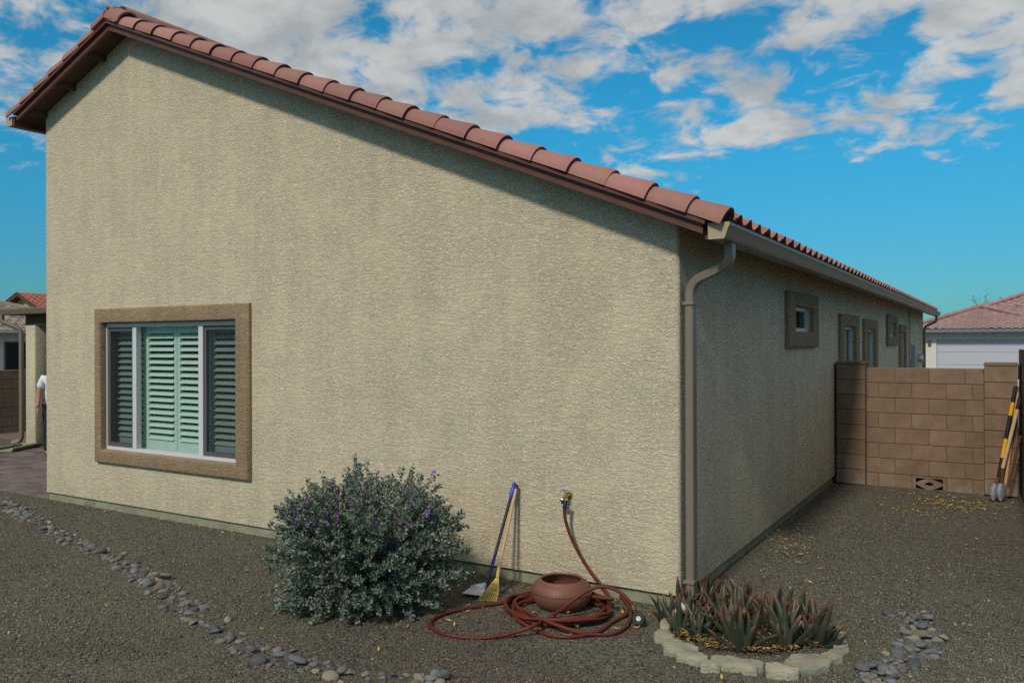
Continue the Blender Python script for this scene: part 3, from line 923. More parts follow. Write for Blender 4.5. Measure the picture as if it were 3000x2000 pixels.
# patio cover on the far left side
pc = MB()
pz = 2.5
pc.box((-14.40, 2.62, 2.40), (-W - .02, 9.0, 2.50))
pc = pc.build('patio_cover', 'soffit', house)
gp = MB()
prof = [(0, 0), (0, -.11), (-.11, -.11), (-.125, -.08), (-.14, -.04), (-.15, -.02), (-.15, 0)]
n = len(prof)
gp.add([(x, 2.61 + a, 2.515 + b_) for x in (-14.56, -W - .05) for a, b_ in prof], [(j, (j + 1) % n, (j + 1) % n + n, j + n) for j in range(n)] + [tuple(range(n)), tuple(range(2 * n - 1, n - 1, -1))])
gp.build('patio_gutter', 'gutter_metal', pc, 30)
MB().box((-13.86, 2.72, 2.20), (-W - .02, 2.86, 2.398)).build('beam', 'soffit', pc)
MB().bbox((-13.83, 2.70, -.04), (-13.50, 3.03, 2.198), .02).build('column', 'stucco', pc, 40)
MB().bbox((-13.81, 2.72, GZ - .05), (-13.52, 3.01, -.04), .006).build('column_base', 'concrete', pc)
MB().box((-13.5, 6.9, GZ), (-W - .02, 7.1, 2.4)).build('patio_wall', 'stucco', pc)
d2 = downspout([(-14.33, 2.53, 2.41), (-14.33, 2.53, 2.27), (-13.97, 2.70, 2.12), (-13.97, 2.70, .02), (-14.15, 2.62, -.03)], pc, .09, .06, 'patio_downspout', (0, 1, 0))

# ------------------------------------------------------------------ paver patio
patio = thing('paver_patio', 'brown and grey paver patio beyond the left corner of the house', 'patio', (-10, 2, GZ), kind='structure')
MB().box((-19, .02, GZ - .05), (-8.235, 8.5, GZ + .006)).build('bed', 'grout', patio)
pm = []
for (lx, ly) in ((.30, .20), (.20, .20), (.30, .15)):
    pm.append(MB().bbox((-lx / 2 + .004, -ly / 2 + .004, -.03), (lx / 2 - .004, ly / 2 - .004, .0), .004).mesh('paver', 'paver'))
cnt = 0
y = .03
row = 0
while y < 3.2 and cnt < 300:
    x = -8.24
    ly = (.20, .15)[row % 3 == 2]
    lim = -9.6 - y * 1.75
    while x > lim and cnt < 300:
        k = 2 if ly == .15 else random.choice((0, 0, 1))
        lx = (.30, .20, .30)[k]
        link('paver', pm[k], patio, loc=(x - lx / 2, y + ly / 2, GZ + .022 + random.uniform(-.003, .003)), rot=(0, 0, 0))
        x -= lx; cnt += 1
    y += ly; row += 1
MB().box((-19, 3.2, GZ), (-8.24, 8.4, GZ + .018)).build('far_pavers', 'paver', patio)
# splash block under the patio downspout
sb = MB()
p0, p1 = at(10, 1328), at(88, 1312)
dirv = (p1 - p0); dirv.z = 0; L_ = dirv.length; dirv.normalize(); nv = Vector((-dirv.y, dirv.x, 0))
mid = (p0 + p1) / 2
M = Matrix.Translation((mid.x, mid.y, GZ + .022)) @ Matrix(((dirv.x, nv.x, 0, 0), (dirv.y, nv.y, 0, 0), (0, 0, 1, 0), (0, 0, 0, 1)))
sb.bbox((-L_ / 2, -.15, 0), (L_ / 2, .15, .03), .006, 0, M)
for s_ in (-1, 1): sb.bbox((-L_ / 2, s_ * .15 - .025, .028), (L_ / 2, s_ * .15 + .025, .075), .008, 0, M)
sb.bbox((L_ / 2 - .05, -.13, .028), (L_ / 2, .13, .075), .008, 0, M)
tag(sb.build('splash_block', 'concrete', None, 40), 'pale concrete splash block lying under the patio downspout', 'splash block')


# ------------------------------------------------------------------ block walls
def block_mesh(l, h, d):
    return MB().bbox((-l / 2 + .003, -d / 2, -h / 2 + .003), (l / 2 - .003, d / 2, h / 2 - .003), .006).mesh('block', 'block')


BM = {}


def block(parent, c, l, rotz=0, d=.2, h=.2032):
    key = (round(l, 3), d, h)
    if key not in BM: BM[key] = block_mesh(l, h, d)
    return link('block', BM[key], parent, loc=Vector(c) + Vector((random.uniform(-.001, .001), random.uniform(-.002, .002), 0)), rot=(0, 0, rotz))


BY = 6.294
bw = thing('block_wall', 'tan concrete block cross wall with a vent block, joining the house side', 'wall', (1, BY, GZ))
Z0 = 1.495 - 8 * .2032
core = MB().box((.03, BY + .012, Z0 + .2032), (2.15, BY + .188, 1.480))
core.box((.03, BY + .012, -.4), (.957, BY + .188, Z0 + .2032)).box((1.366, BY + .012, -.4), (2.15, BY + .188, Z0 + .2032)).box((.957, BY + .10, -.4), (1.366, BY + .186, Z0 + .2032))  # last box is an added backing so the vent holes read dark
core.build('mortar_core', 'block_joint', bw)
for r_ in range(8):
    zc = 1.495 - .2032 * (r_ + .5)
    js = [.40] + ([.755, 1.16, 1.577] if r_ % 2 == 0 else [.553, .957, 1.366, 1.66]) + [1.79]
    for a, c in zip(js, js[1:]):
        if r_ == 7 and a > .95 and c < 1.4: continue
        block(bw, ((a + c) / 2, BY + .1, zc), c - a)
for (a, c) in ((.03, .40), (1.79, 2.155)):
    for r_ in range(8):
        zc = 1.535 - .2032 * (r_ + .5) - .0
        block(bw, ((a + c) / 2, BY + .1, zc), c - a, d=.40)
    MB().bbox((a - .004, BY - .105, 1.537), (c + .004, BY + .305, 1.575), .006).build('cap_block', 'block', bw)
# vent block: frame plus a concave star
vz = Z0 + .1016; vx0, vx1 = .957, 1.366; vb = MB()
yf = BY + .0
vb.box((vx0 + .003, yf, vz - .099), (vx0 + .045, yf + .2, vz + .099)); vb.box((vx1 - .045, yf, vz - .099), (vx1 - .003, yf + .2, vz + .099))
vb.box((vx0 + .045, yf, vz - .099), (vx1 - .045, yf + .2, vz - .075)); vb.box((vx0 + .045, yf, vz + .075), (vx1 - .045, yf + .2, vz + .099))
N_ = 40; cxv = (vx0 + vx1) / 2
for i in range(N_):
    q4 = []
    for t in (2 * math.pi * i / N_, 2 * math.pi * (i + 1) / N_):
        ca, sa = math.cos(t), math.sin(t)
        for k in (1.0, .36):
            q4.append((cxv + .165 * k * abs(ca) ** 1.7 * np.sign(ca), vz + .079 * k * abs(sa) ** 1.7 * np.sign(sa)))
    (o0, i0, o1, i1) = q4
    vs = [(p[0], yf + d_, p[1]) for d_ in (.002, .19) for p in (o0, o1, i1, i0)]
    vb.add(vs, [(0, 1, 2, 3), (4, 5, 6, 7), (0, 1, 5, 4), (2, 3, 7, 6)])
vb.build('vent_block', 'block', bw)

tw = thing('boundary_wall', 'taller block wall along the right edge, seen almost edge on', 'wall', (2.25, 4.5, GZ))
tdir = Vector((.045, -1, 0)).normalized(); t0 = Vector((2.17, 6.75, 0))
tn = Vector((1, .045, 0)).normalized()
rz = math.atan2(tdir.y, tdir.x)
for r_ in range(9):
    zc = 1.745 - .2032 * (r_ + .5)
    s0 = 0 if r_ % 2 == 0 else -.2032
    for k in range(14):
        c = t0 + tdir * (s0 + .4064 * (k + .5)) + tn * .1
        block(tw, (c.x, c.y, zc), .4064, rz)
p_ = t0 + tdir * 3.0
MB().add([t0 + tn * .012 + Vector((0, 0, -.4)), t0 + tdir * 5.8 + tn * .012 + Vector((0, 0, -.4)), t0 + tdir * 5.8 + tn * .188 + Vector((0, 0, -.4)), t0 + tn * .188 + Vector((0, 0, -.4)),
          t0 + tn * .012 + Vector((0, 0, 1.735)), t0 + tdir * 5.8 + tn * .012 + Vector((0, 0, 1.735)), t0 + tdir * 5.8 + tn * .188 + Vector((0, 0, 1.735)), t0 + tn * .188 + Vector((0, 0, 1.735))],
         [(0, 1, 2, 3), (4, 5, 6, 7), (0, 1, 5, 4), (1, 2, 6, 5), (2, 3, 7, 6), (3, 0, 4, 7)]).build('mortar_core', 'block_joint', tw)

lw = thing('left_boundary_wall', 'shaded brown block wall behind the patio downspout', 'wall', (-16.5, 4, GZ))
lw.name = 'side_block_wall'
WORLD_LOC[lw.name] = Vector((-16.5, 4, GZ))
MB().box((-16.68, -3, -.4), (-16.52, 12, 1.27)).build('mortar_core', 'block_joint', lw)
for r_ in range(7):
    zc = 1.285 - .2032 * (r_ + .5)
    for k in range(9):
        yv = 1.6 + .4064 * k + (0 if r_ % 2 else .2032)
        block(lw, (-16.6, yv, zc), .4064, math.pi / 2)

# ------------------------------------------------------------------ neighbouring buildings
def corrugated(poly_fn, nu, nv, name, m, parent, amp=.04, per=.3, rows=.36):
    """roof face: poly_fn(s,t) s along the eave 0..1, t up the slope 0..1"""
    V = []
    P00, P10, P01 = poly_fn(0, 0), poly_fn(1, 0), poly_fn(0, 1)
    Lu = (poly_fn(1, 0) - P00).length; Lv = (poly_fn(.5, 1) - poly_fn(.5, 0)).length
    e = (P10 - P00).normalized(); nrm = e.cross(poly_fn(.5, 1) - poly_fn(.5, 0)).normalized()
    if nrm.z < 0: nrm = -nrm
    nr = max(1, int(Lv / rows)); cols = int(Lu / per * 8)
    ts = [(r_ + k) / nr for r_ in range(nr) for k in (0, .999)]
    for j, t in enumerate(ts):
        step = .035 if j % 2 == 0 else 0
        for i in range(cols + 1):
            p = poly_fn(i / cols, t)
            u = (p - P00).dot(e)
            p = p + nrm * (amp * math.sin(2 * math.pi * u / per) + step)
            V.append(p)
    V = np.array([tuple(p) for p in V]); n = cols + 1
    i = (np.arange(len(ts) - 1)[:, None] * n + np.arange(cols)[None]).ravel()
    return link(name, fast_mesh(name, V, np.c_[i, i + 1, i + 1 + n, i + n], m), parent, 70)


def face(a, b, c, d):
    a, b, c, d = map(Vector, (a, b, c, d))
    return lambda s, t: (a * (1 - s) + b * s) * (1 - t) + (d * (1 - s) + c * s) * t


# garage house to the right, across the side yard
gh = thing('garage_house', 'pale neighbour garage with wide white door and pinkish tiled hip roof', 'house', (2, 37, -.3))
gy = 35.0
wl_ = MB()
gx0, gx1, gd0, gd1, gdz = -3.2, 4.4, -.63, 3.9, 1.905
for (a, c, z0_, z1_) in ((gx0, gd0, -.5, 2.30), (gd1, gx1, -.5, 2.30), (gd0, gd1, gdz, 2.30)):
    wl_.box((a, gy, z0_), (c, gy + .2, z1_))
wl_.box((gx0, gy + .2, -.5), (gx0 + .2, gy + 9, 2.3))
wl_.build('wall', 'neighbor_stucco', gh)
gdoor = MB().box((gd0 + .01, gy + .10, -.3), (gd1 - .01, gy + .13, gdz - .002)).build('garage_door', 'door_white', gh)
for k in range(4):
    for j in range(1):
        z0_ = -.3 + (gdz + .3) / 4 * k
        MB().bbox((gd0 + .015, gy + .075, z0_ + .006), (gd1 - .015, gy + .105, z0_ + (gdz + .3) / 4 - .006), .012).build('door_panel', 'door_white', gdoor)
lamp = MB()
lamp.bbox((-.97, gy - .10, 1.66), (-.83, gy, 1.87), .015)
lamp.build('wall_lamp', 'frame_dark', gh)
mat('grey_blue', (.16, .18, .22), .6)
MB().box((-3.5, gy - .56, 2.235), (4.6, gy - .51, 2.375)).build('eave_fascia', 'grey_blue', gh)
MB().box((-1.8, gy - .50, 2.30), (4.2, gy - .46, 2.41)).build('bird_stop', 'underlay', gh)
MB().box((-3.5, gy - .51, 2.30), (4.6, gy + .05, 2.33)).build('eave_soffit', 'neighbor_stucco', gh)
apex = Vector((1.05, 37.5, 3.39))
eL, eR = Vector((-1.9, gy - .6, 2.37)), Vector((4.2, gy - .6, 2.37))
corrugated(face(eL, eR, apex + Vector((.02, 0, 0)), apex - Vector((.02, 0, 0))), 0, 0, 'roof', 'roof_pink', gh, .035, .30, .35)
corrugated(face((-1.9, 46, 2.37), eL, apex, (1.05, 46, 3.39)), 0, 0, 'roof', 'roof_pink', gh, .035, .30, .35)
# ridge caps along the hips
for a, c, n in ((eL, apex, 9), (eR, apex, 9)):
    for k in range(n):
        p, q_ = a.lerp(c, k / n), a.lerp(c, (k + 1.15) / n)
        b = MB(); b.tube([p + Vector((0, 0, .05)), q_ + Vector((0, 0, .09))], .10, 8)
        b.build('hip_tile', 'roof_pink', gh, 40)
# main roof behind, rising to the right
mA, mB = Vector((1.05, 38.0, 3.36)), Vector((6.5, 41.5, 5.35))
mC, mD = Vector((9.0, 37.2, 2.6)), Vector((3.4, 36.6, 2.5))
corrugated(face(mD, mC, mB, mA), 0, 0, 'roof', 'roof_pink', gh, .035, .30, .35)
for k in range(14):
    p, q_ = mA.lerp(mB, k / 14), mA.lerp(mB, (k + 1.15) / 14)
    b = MB(); b.tube([p + Vector((0, 0, .05)), q_ + Vector((0, 0, .09))], .10, 8)
    b.build('hip_tile', 'roof_pink', gh, 40)
pv = at(2985, 903, 1, 38.2)
b = MB(); b.tube([pv - Vector((0, 0, .4)), pv + Vector((0, 0, .12))], .05, 8); b.lathe([(.0, .18), (.14, .14), (.14, .10), (.05, .10)], pv, 10)
b.build('vent_pipe', 'steel_grey', gh, 40)
MB().box((-3.2, gy + 9, -.5), (9, gy + 9.2, 2.3)).build('rear_wall', 'neighbor_stucco', gh)

# white house to the left
wh = thing('white_house', 'white neighbour house with mottled grey tile roof left of the patio post', 'house', (-28, 7, -.3))
MB().box((-32, 2, -.6), (-26.45, 12.2, 2.30)).build('wall', 'neighbor_stucco', wh)
b = MB(); b.box((-26.46, 8.69, .85), (-26.42, 9.6, 1.93)); wwin = b.build('window', 'frame_dark', wh)
MB().box((-26.43, 8.74, .9), (-26.41, 9.55, 1.88)).build('pane', 'glass_dark', wwin)
MB().box((-26.15, 1.6, 2.22), (-26.0, 12.7, 2.33)).build('gutter', 'frame_white', wh)
corrugated(face((-26.0, 1.6, 2.33), (-26.0, 12.6, 2.33), (-29.3, 9.3, 3.42), (-29.3, 4.2, 3.42)), 0, 0, 'roof', 'roof_grey', wh, .045, .32, .40)
MB().box((-32.3, 1.6, 2.20), (-26.1, 12.6, 2.24)).build('eave_soffit', 'neighbor_stucco', wh)
b = MB(); b.tube([(-29.3, 4.0, 3.44), (-29.3, 9.3, 3.44), (-26.0, 12.6, 2.36)], .13, 8); b.build('ridge_tile', 'roof_grey', wh, 40)

# yellow gabled house further away
yh = thing('yellow_house', 'yellow gabled house with red tile roof and a solar panel, far left', 'house', (-45, 25, -.3))
ax_, ay_ = -45.0, 18.71
zap = 4.72
rx = at(108, 898, 1, ay_).x
hr = rx - ax_
zlo = at(108, 898, 1, ay_).z
sl = (zap - zlo) / hr
yw = MB(); hw_ = hr + .5
yw.extrude([(ax_ - hw_, ay_ + .5, -.6), (ax_ + hw_, ay_ + .5, -.6), (ax_ + hw_, ay_ + .5, zap - sl * hw_ - .12), (ax_, ay_ + .5, zap - .12), (ax_ - hw_, ay_ + .5, zap - sl * hw_ - .12)], (0, 14, 0))
yw.build('wall', 'yellow_stucco', yh)
for s_ in (1, -1):
    e_ = ax_ + s_ * (hw_ + .4); ze = zap - sl * (hw_ + .4)
    corrugated(face((e_, ay_, ze), (e_, ay_ + 15, ze), (ax_, ay_ + 15, zap), (ax_, ay_, zap)), 0, 0, 'roof', 'roof_red', yh, .04, .32, .40)
    b = MB(); b.extrude([(ax_, ay_ + .02, zap - .04), (e_, ay_ + .02, ze - .04), (e_, ay_ + .02, ze - .2), (ax_, ay_ + .02, zap - .2)], (0, .06, 0)); b.build('barge_board', 'soffit', yh)
sp_ = lambda dx, y: (ax_ + dx, y, zap - sl * dx + .12)
b = MB(); b.extrude([sp_(.9, 20.6), sp_(2.6, 20.6), sp_(2.6, 24), sp_(.9, 24)], (0, 0, .05)); b.build('solar_panel', 'solar', yh)


# trees behind the roofs
def tree(name, label, base, hgt, crown_r, nleaf, seed, hue=(.045, .06, .03), group=None):
    rg = np.random.default_rng(seed); t = thing(name, label, 'tree', base, group)
    tr = MB(); B = Vector(base)
    tr.tube([B, B + Vector((.05, 0, hgt * .3)), B + Vector((0, .1, hgt * .6))], .16, 8, 0, [1, .8, .5])
    tips = []
    for k in range(14):
        a = rg.uniform(0, 6.28); rr = crown_r * rg.uniform(.4, 1)
        tip = B + Vector((rr * math.cos(a), rr * math.sin(a), hgt * rg.uniform(.62, 1.0)))
        st_ = B + Vector((0, .05, hgt * rg.uniform(.3, .6)))
        tr.tube([st_, st_.lerp(tip, .5) + Vector((0, 0, .1)), tip], .05, 5, 0, [1, .6, .2]); tips.append((st_, tip))
    tr.build('trunk', 'twig', t, 60)
    idx = rg.integers(0, len(tips), nleaf); f = rg.uniform(.35, 1.05, nleaf)
    a_ = np.array([tuple(x[0]) for x in tips])[idx]; b_ = np.array([tuple(x[1]) for x in tips])[idx]
    c = a_ + (b_ - a_) * f[:, None] + rg.normal(0, crown_r * .13, (nleaf, 3))
    V, F, col = leaf_quads(c, rg.normal(0, 1, (nleaf, 3)), rg.uniform(.05, .10, nleaf), .55, rg)
    cc = np.array(hue) * rg.uniform(.6, 1.7, nleaf)[:, None]
    tag(link('crown', fast_mesh('crown', V, F, 'tree_leaf', np.repeat(cc, 4, 0)), t), kind='stuff')
    return t


def leaf_quads(c, d, size, ratio, rg):
    """rhombic leaves: c centres, d directions"""
    d = d / np.linalg.norm(d, axis=1, keepdims=True)
    r_ = rg.normal(0, 1, d.shape); s_ = np.cross(d, r_); s_ /= np.linalg.norm(s_, axis=1, keepdims=True)
    L_ = size[:, None]
    V = np.stack([c - d * L_ * .5, c + s_ * L_ * ratio * .5, c + d * L_ * .5, c - s_ * L_ * ratio * .5], 1).reshape(-1, 3)
    F = np.arange(len(V)).reshape(-1, 4)
    return V, F, None


tb = at(2900, 880, 1, 56)
tree('mesquite_tree', 'sparse dark tree showing above the pinkish hip roof', (tb.x, 56, -.3), tb.z + .95, 1.3, 900, 3, (.05, .07, .06))

# ------------------------------------------------------------------ cobble borders
def cobble_mesh(seed, m):
    rg = random.Random(seed); bm = bmesh.new(); bmesh.ops.create_icosphere(bm, subdivisions=2, radius=1)
    off = [Vector((rg.uniform(-1, 1), rg.uniform(-1, 1), rg.uniform(-1, 1))).normalized() for _ in range(6)]; am = [rg.uniform(-.16, .12) for _ in range(6)]
    for v in bm.verts:
        k = 1 + sum(a * max(0, v.co.normalized().dot(o)) ** 2 for o, a in zip(off, am))
        v.co *= k
    me = bpy.data.meshes.new('stone'); bm.to_mesh(me); bm.free(); me.materials.append(MATS[m]); smooth_mesh(me, 60)
    return me


def rock_mesh(seed, m):
    rg = random.Random(seed); bm = bmesh.new()
    for _ in range(16):
        v = Vector((rg.gauss(0, 1), rg.gauss(0, 1), rg.gauss(0, 1))).normalized() * rg.uniform(.8, 1.1); bm.verts.new(v)
    bmesh.ops.convex_hull(bm, input=bm.verts[:])
    bmesh.ops.bevel(bm, geom=bm.edges[:], offset=.08, segments=1, affect='EDGES')
    me = bpy.data.meshes.new('white_rock'); bm.to_mesh(me); bm.free(); me.materials.append(MATS[m])
    return me


cob = [(rock_mesh if k % 2 else cobble_mesh)(k, 'cobble' if k % 5 else 'cobble_warm') for k in range(16)]
for m_ in cob: m_.name = 'stone'


def cobbles(owner, pts, n, half, smin, smax, rg):
    P = [Vector(p) for p in pts]
    lens = [(b - a).length for a, b in zip(P, P[1:])]; tot = sum(lens); placed = []
    tries = 0
    while len(placed) < n and tries < n * 60:
        tries += 1
        t = rg.uniform(0, tot); i = 0
        while t > lens[i] and i < len(lens) - 1: t -= lens[i]; i += 1
        a, b = P[i], P[i + 1]; c = a.lerp(b, t / lens[i]); nn = Vector((-(b - a).y, (b - a).x, 0)).normalized()
        w_ = half(i) if callable(half) else half
        c = c + nn * max(-1, min(1, rg.gauss(0, .52))) * w_
        s = smin + (smax - smin) * rg.random() ** 1.8
        lay = 0
        if any((c - q).length < (s + r_) * .66 for q, r_ in placed):
            if rg.random() < .93: continue
            lay = .025
        placed.append((c, s))
        z = float(ground_z(np.array(c.x), np.array(c.y)))
        o = link('stone', rg.choice(cob), owner, loc=(c.x, c.y, z + s * .14 + lay), rot=(rg.uniform(-.25, .25), rg.uniform(-.25, .25), rg.uniform(0, 6.28)))
        o.scale = (s * rg.uniform(.95, 1.35), s * rg.uniform(.7, 1.0), s * rg.uniform(.38, .62))


c1 = [(10, 165), (60, 175), (150, 255), (300, 345), (430, 425), (600, 500), (700, 550), (860, 590), (960, 650), (1070, 725), (1150, 790), (1250, 860), (1330, 930), (1400, 1000), (1530, 1050), (1610, 1110), (1680, 1190), (1790, 1265), (1950, 1300), (2080, 1350), (2200, 1400), (2352, 1440), (2560, 1490), (2800, 1525), (3100, 1555), (3420, 1575)]
cb = thing('river_rock_border', 'long winding line of grey river cobbles across the gravel on the left', 'rock border', at(620, 1800), kind='structure')
cobbles(cb, [at(a / 2.613, 1400 + b_ / 2.613) for a, b_ in c1], 299, .12, .020, .056, random.Random(5))
c2 = [(600, 1075), (650, 1115), (720, 1160), (735, 1230), (715, 1310), (640, 1390), (560, 1440), (500, 1500), (420, 1545), (300, 1600)]
cb2 = thing('river_rock_border', 'short patch of grey river cobbles right of the aloe bed', 'rock border', at(2680, 1900), kind='structure')
cobbles(cb2, [at(2400 + a / 2.412, 1350 + b_ / 2.412) for a, b_ in c2], 150, .12, .018, .050, random.Random(9))

# ------------------------------------------------------------------ aloe bed
bedc = lambda a, b_, z=-.05: at(1900 + a / 3.92, 1660 + b_ / 3.92, 2, z)
ring = thing('stone_edging', 'ring of pale flagstones edging the aloe bed at the house corner', 'edging', (.6, -.2, GZ))
FL = [[(130, 600), (200, 570), (270, 600), (300, 660), (220, 700), (140, 680)],
      [(65, 750), (120, 705), (230, 715), (300, 770), (290, 810), (180, 830), (70, 815)],
      [(165, 850), (250, 822), (340, 825), (470, 870), (570, 915), (580, 938), (420, 948), (300, 948), (180, 930)],
      [(300, 965), (470, 955), (600, 975), (690, 1020), (680, 1050), (590, 1068), (440, 1040), (340, 1010)],
      [(600, 1090), (660, 1058), (760, 1075), (818, 1105), (810, 1125), (700, 1125), (610, 1115)],
      [(705, 1050), (760, 995), (900, 1010), (1150, 1045), (1320, 1085), (1325, 1130), (1240, 1170), (1000, 1125), (820, 1110)],
      [(1345, 1095), (1440, 1085), (1600, 1110), (1735, 1165), (1725, 1200), (1600, 1205), (1480, 1190), (1350, 1180)],
      [(1560, 1060), (1640, 995), (1850, 985), (2080, 1005), (2120, 1060), (2070, 1110), (1950, 1150), (1760, 1160)],
      [(1990, 985), (2120, 940), (2300, 900), (2305, 960), (2220, 1030), (2130, 1050)],
      [(2130, 850), (2220, 820), (2290, 855), (2290, 900), (2120, 930)],
      [(2110, 730), (2170, 700), (2280, 760), (2250, 800), (2160, 800)],
      [(2035, 640), (2070, 615), (2100, 650), (2090, 690), (2040, 690)]]
for i, poly in enumerate(FL):
    rg = random.Random(40 + i)
    zt = -.050 + rg.uniform(-.006, .006)
    if i < 2: zt -= .012
    top = [bedc(a, b_, zt) for a, b_ in poly]
    # more points along the edge, roughened
    den = []
    for k in range(len(top)):
        a, c = top[k], top[(k + 1) % len(top)]
        for t in (0, .33, .67):
            p = a.lerp(c, t); den.append(p + Vector((rg.uniform(-.006, .006), rg.uniform(-.006, .006), rg.uniform(-.005, .004))))
    cen = sum(den, Vector()) / len(den)
    lvl = [(.86, .002), (.965, -.001), (1.0, -.009), (1.01, -.028), (1.0, -.045), (.97, -.09)]
    n = len(den); vs = [cen + Vector((0, 0, .004))]
    for sc_, dz in lvl:
        vs += [cen + (p - cen) * (sc_ * 1.005 + rg.uniform(-.012, .012)) + Vector((0, 0, dz + rg.uniform(-.003, .003))) for p in den]
    fs = [(0, 1 + k, 1 + (k + 1) % n) for k in range(n)]
    for l_ in range(len(lvl) - 1):
        for k in range(n):
            a, c = 1 + l_ * n + k, 1 + l_ * n + (k + 1) % n
            fs.append((a, c, c + n, a + n))
    MB().add(vs, fs).build('stone', 'flagstone', ring, 35)
for (a, b_, rr, m) in ((385, 440, .055, 'white_rock'), (330, 485, .04, 'white_rock'), (560, 310, .05, 'white_rock')):
    p = bedc(a, b_ + 40, GZ + .05)
    o = link('white_rock', rock_mesh(int(a), m), None, loc=(p.x, p.y, GZ + .055), rot=(.3, .2, a))
    o.scale = (rr * 1.15, rr * .9, rr * .95)
    lab = {385: 'larger white rock behind the aloe leaves below the stucco corner', 330: 'smaller white rock at the left edge of the aloe leaves', 560: 'white rock deep in the aloe right of the downspout foot'}[int(a)]
    tag(o, lab, 'rock')

# aloe clump: every leaf a part
aloe = thing('aloe_clump', 'dense clump of dark green aloe with red tipped leaves in the stone ring', 'aloe', (.6, -.15, GZ))
bed_poly = [bedc(*p, GZ) for p in ((150, 690), (330, 800), (560, 900), (800, 960), (1100, 985), (1500, 1000), (1900, 930), (2080, 850), (2000, 680), (1500, 430), (900, 330), (420, 400), (200, 560))]


def inside(p, poly):
    r_ = False; j = len(poly) - 1
    for i in range(len(poly)):
        a, b_ = poly[i], poly[j]
        if (a.y > p.y) != (b_.y > p.y) and p.x < (b_.x - a.x) * (p.y - a.y) / (b_.y - a.y) + a.x: r_ = not r_
        j = i
    return r_


def aloe_leaf(base, az, lean, L_, wd, bend, rg):
    """channelled tapering succulent leaf; az: heading, lean: tilt from vertical at the base, bend: extra tilt towards the tip"""
    n = 9; vs, tip = [], []
    d = Vector((math.cos(az), math.sin(az), 0)); s_ = Vector((-d.y, d.x, 0)); p = Vector(base)
    tw = rg.uniform(-.5, .5)
    for i in range(n + 1):
        t = i / n
        th = lean + bend * t * t
        t_v = d * math.sin(th) + Vector((0, 0, math.cos(th))); nv_ = -d * math.cos(th) + Vector((0, 0, math.sin(th)))
        w_ = wd * (1.0 - .18 * abs(t - .25)) * (1 - t ** 1.7) ** .9 + .0014
        w_ *= .8 if t == 0 else 1
        tk = w_ * .30 + .002
        a_ = tw * t; sd = s_ * math.cos(a_) + nv_ * math.sin(a_); nn = nv_ * math.cos(a_) - s_ * math.sin(a_)
        for (u, v_) in ((-1, .75), (-.55, .05), (0, -.25), (.55, .05), (1, .75), (.6, -.7), (0, -1.1), (-.6, -.7)):
            vs.append(p + sd * (u * w_ * .5) + nn * (v_ * tk)); tip.append(t)
        p = p + t_v * (L_ / n)
    fs = [(i * 8 + k, i * 8 + (k + 1) % 8, (i + 1) * 8 + (k + 1) % 8, (i + 1) * 8 + k) for i in range(n) for k in range(8)] + [tuple(range(n * 8, n * 8 + 8))]
    b = MB().add(vs, fs); me = b.mesh('leaf', 'aloe')
    at_ = me.attributes.new('Tip', 'FLOAT', 'POINT'); at_.data.foreach_set('value', tip)
    return link('leaf', me, aloe, 60)


rg = random.Random(21)
ros = []
xs_ = [p.x for p in bed_poly]; ys_ = [p.y for p in bed_poly]
tries = 0
while len(ros) < 24 and tries < 4000:
    tries += 1
    p = Vector((rg.uniform(min(xs_), max(xs_)), rg.uniform(min(ys_), max(ys_)), GZ))
    if inside(p, bed_poly) and all((p - q).length > .135 for q in ros): ros.append(p)
nleaf = 0
for p in ros:
    k = rg.randint(10, 13); a0 = rg.uniform(0, 6.28)
    small = (p - bed_poly[0]).length < .45
    for i in range(k):
        if nleaf >= 298: break
        inner = i / k
        az = a0 + i * 2.399 + rg.uniform(-.2, .2)
        lean = R(8 + 44 * (1 - inner) ** 1.2 + rg.uniform(-8, 8))
        L_ = (1 - .42 * min(1, max(0, (p.y + .45) / .75))) * rg.uniform(.235, .385) * (.72 if small else 1) * (.8 + .25 * inner)
        aloe_leaf(p + Vector((math.cos(az), math.sin(az), 0)) * .03 * (1.3 - inner) + Vector((0, 0, -.01)), az, max(.02, lean), L_, rg.uniform(.056, .086) * (.70 if small else 1), R(rg.uniform(-38, 34)), rg)
        nleaf += 1


# ------------------------------------------------------------------ leaf litter (stuff)
def litter(name, label, pts, size, cols, zfn, rg, curl=.5):
    n = len(pts)
    ang = rg.uniform(0, 6.28, n); L_ = size * rg.uniform(.5, 1.3, n); w_ = L_ * rg.uniform(.22, .42, n)
    d = np.c_[np.cos(ang), np.sin(ang), rg.uniform(-.35, .35, n)]; s_ = np.c_[-np.sin(ang), np.cos(ang), rg.uniform(-.5, .5, n)]
    c = np.c_[pts[:, 0], pts[:, 1], zfn(pts) + .006 + rg.uniform(0, .012, n)]
    up = np.array([0, 0, 1.]) * (L_ * curl * rg.uniform(0, .5, n))[:, None]
    V = np.stack([c - d * L_[:, None] * .5 + up, c + s_ * w_[:, None] * .5 + up * .3, c - s_ * w_[:, None] * .5 + up * .3, c + d * L_[:, None] * .5 + up * .7], 1)
    V = V.reshape(-1, 3); i = np.arange(n) * 4
    F = np.concatenate([np.c_[i, i + 1, i + 2], np.c_[i + 1, i + 3, i + 2]])
    cc = np.array(cols)[rg.integers(0, len(cols), n)] * rg.uniform(.6, 1.3, n)[:, None]
    return tag(link(name, fast_mesh(name, V, F, 'dry_leaf', np.repeat(cc, 4, 0))), label, kind='stuff')


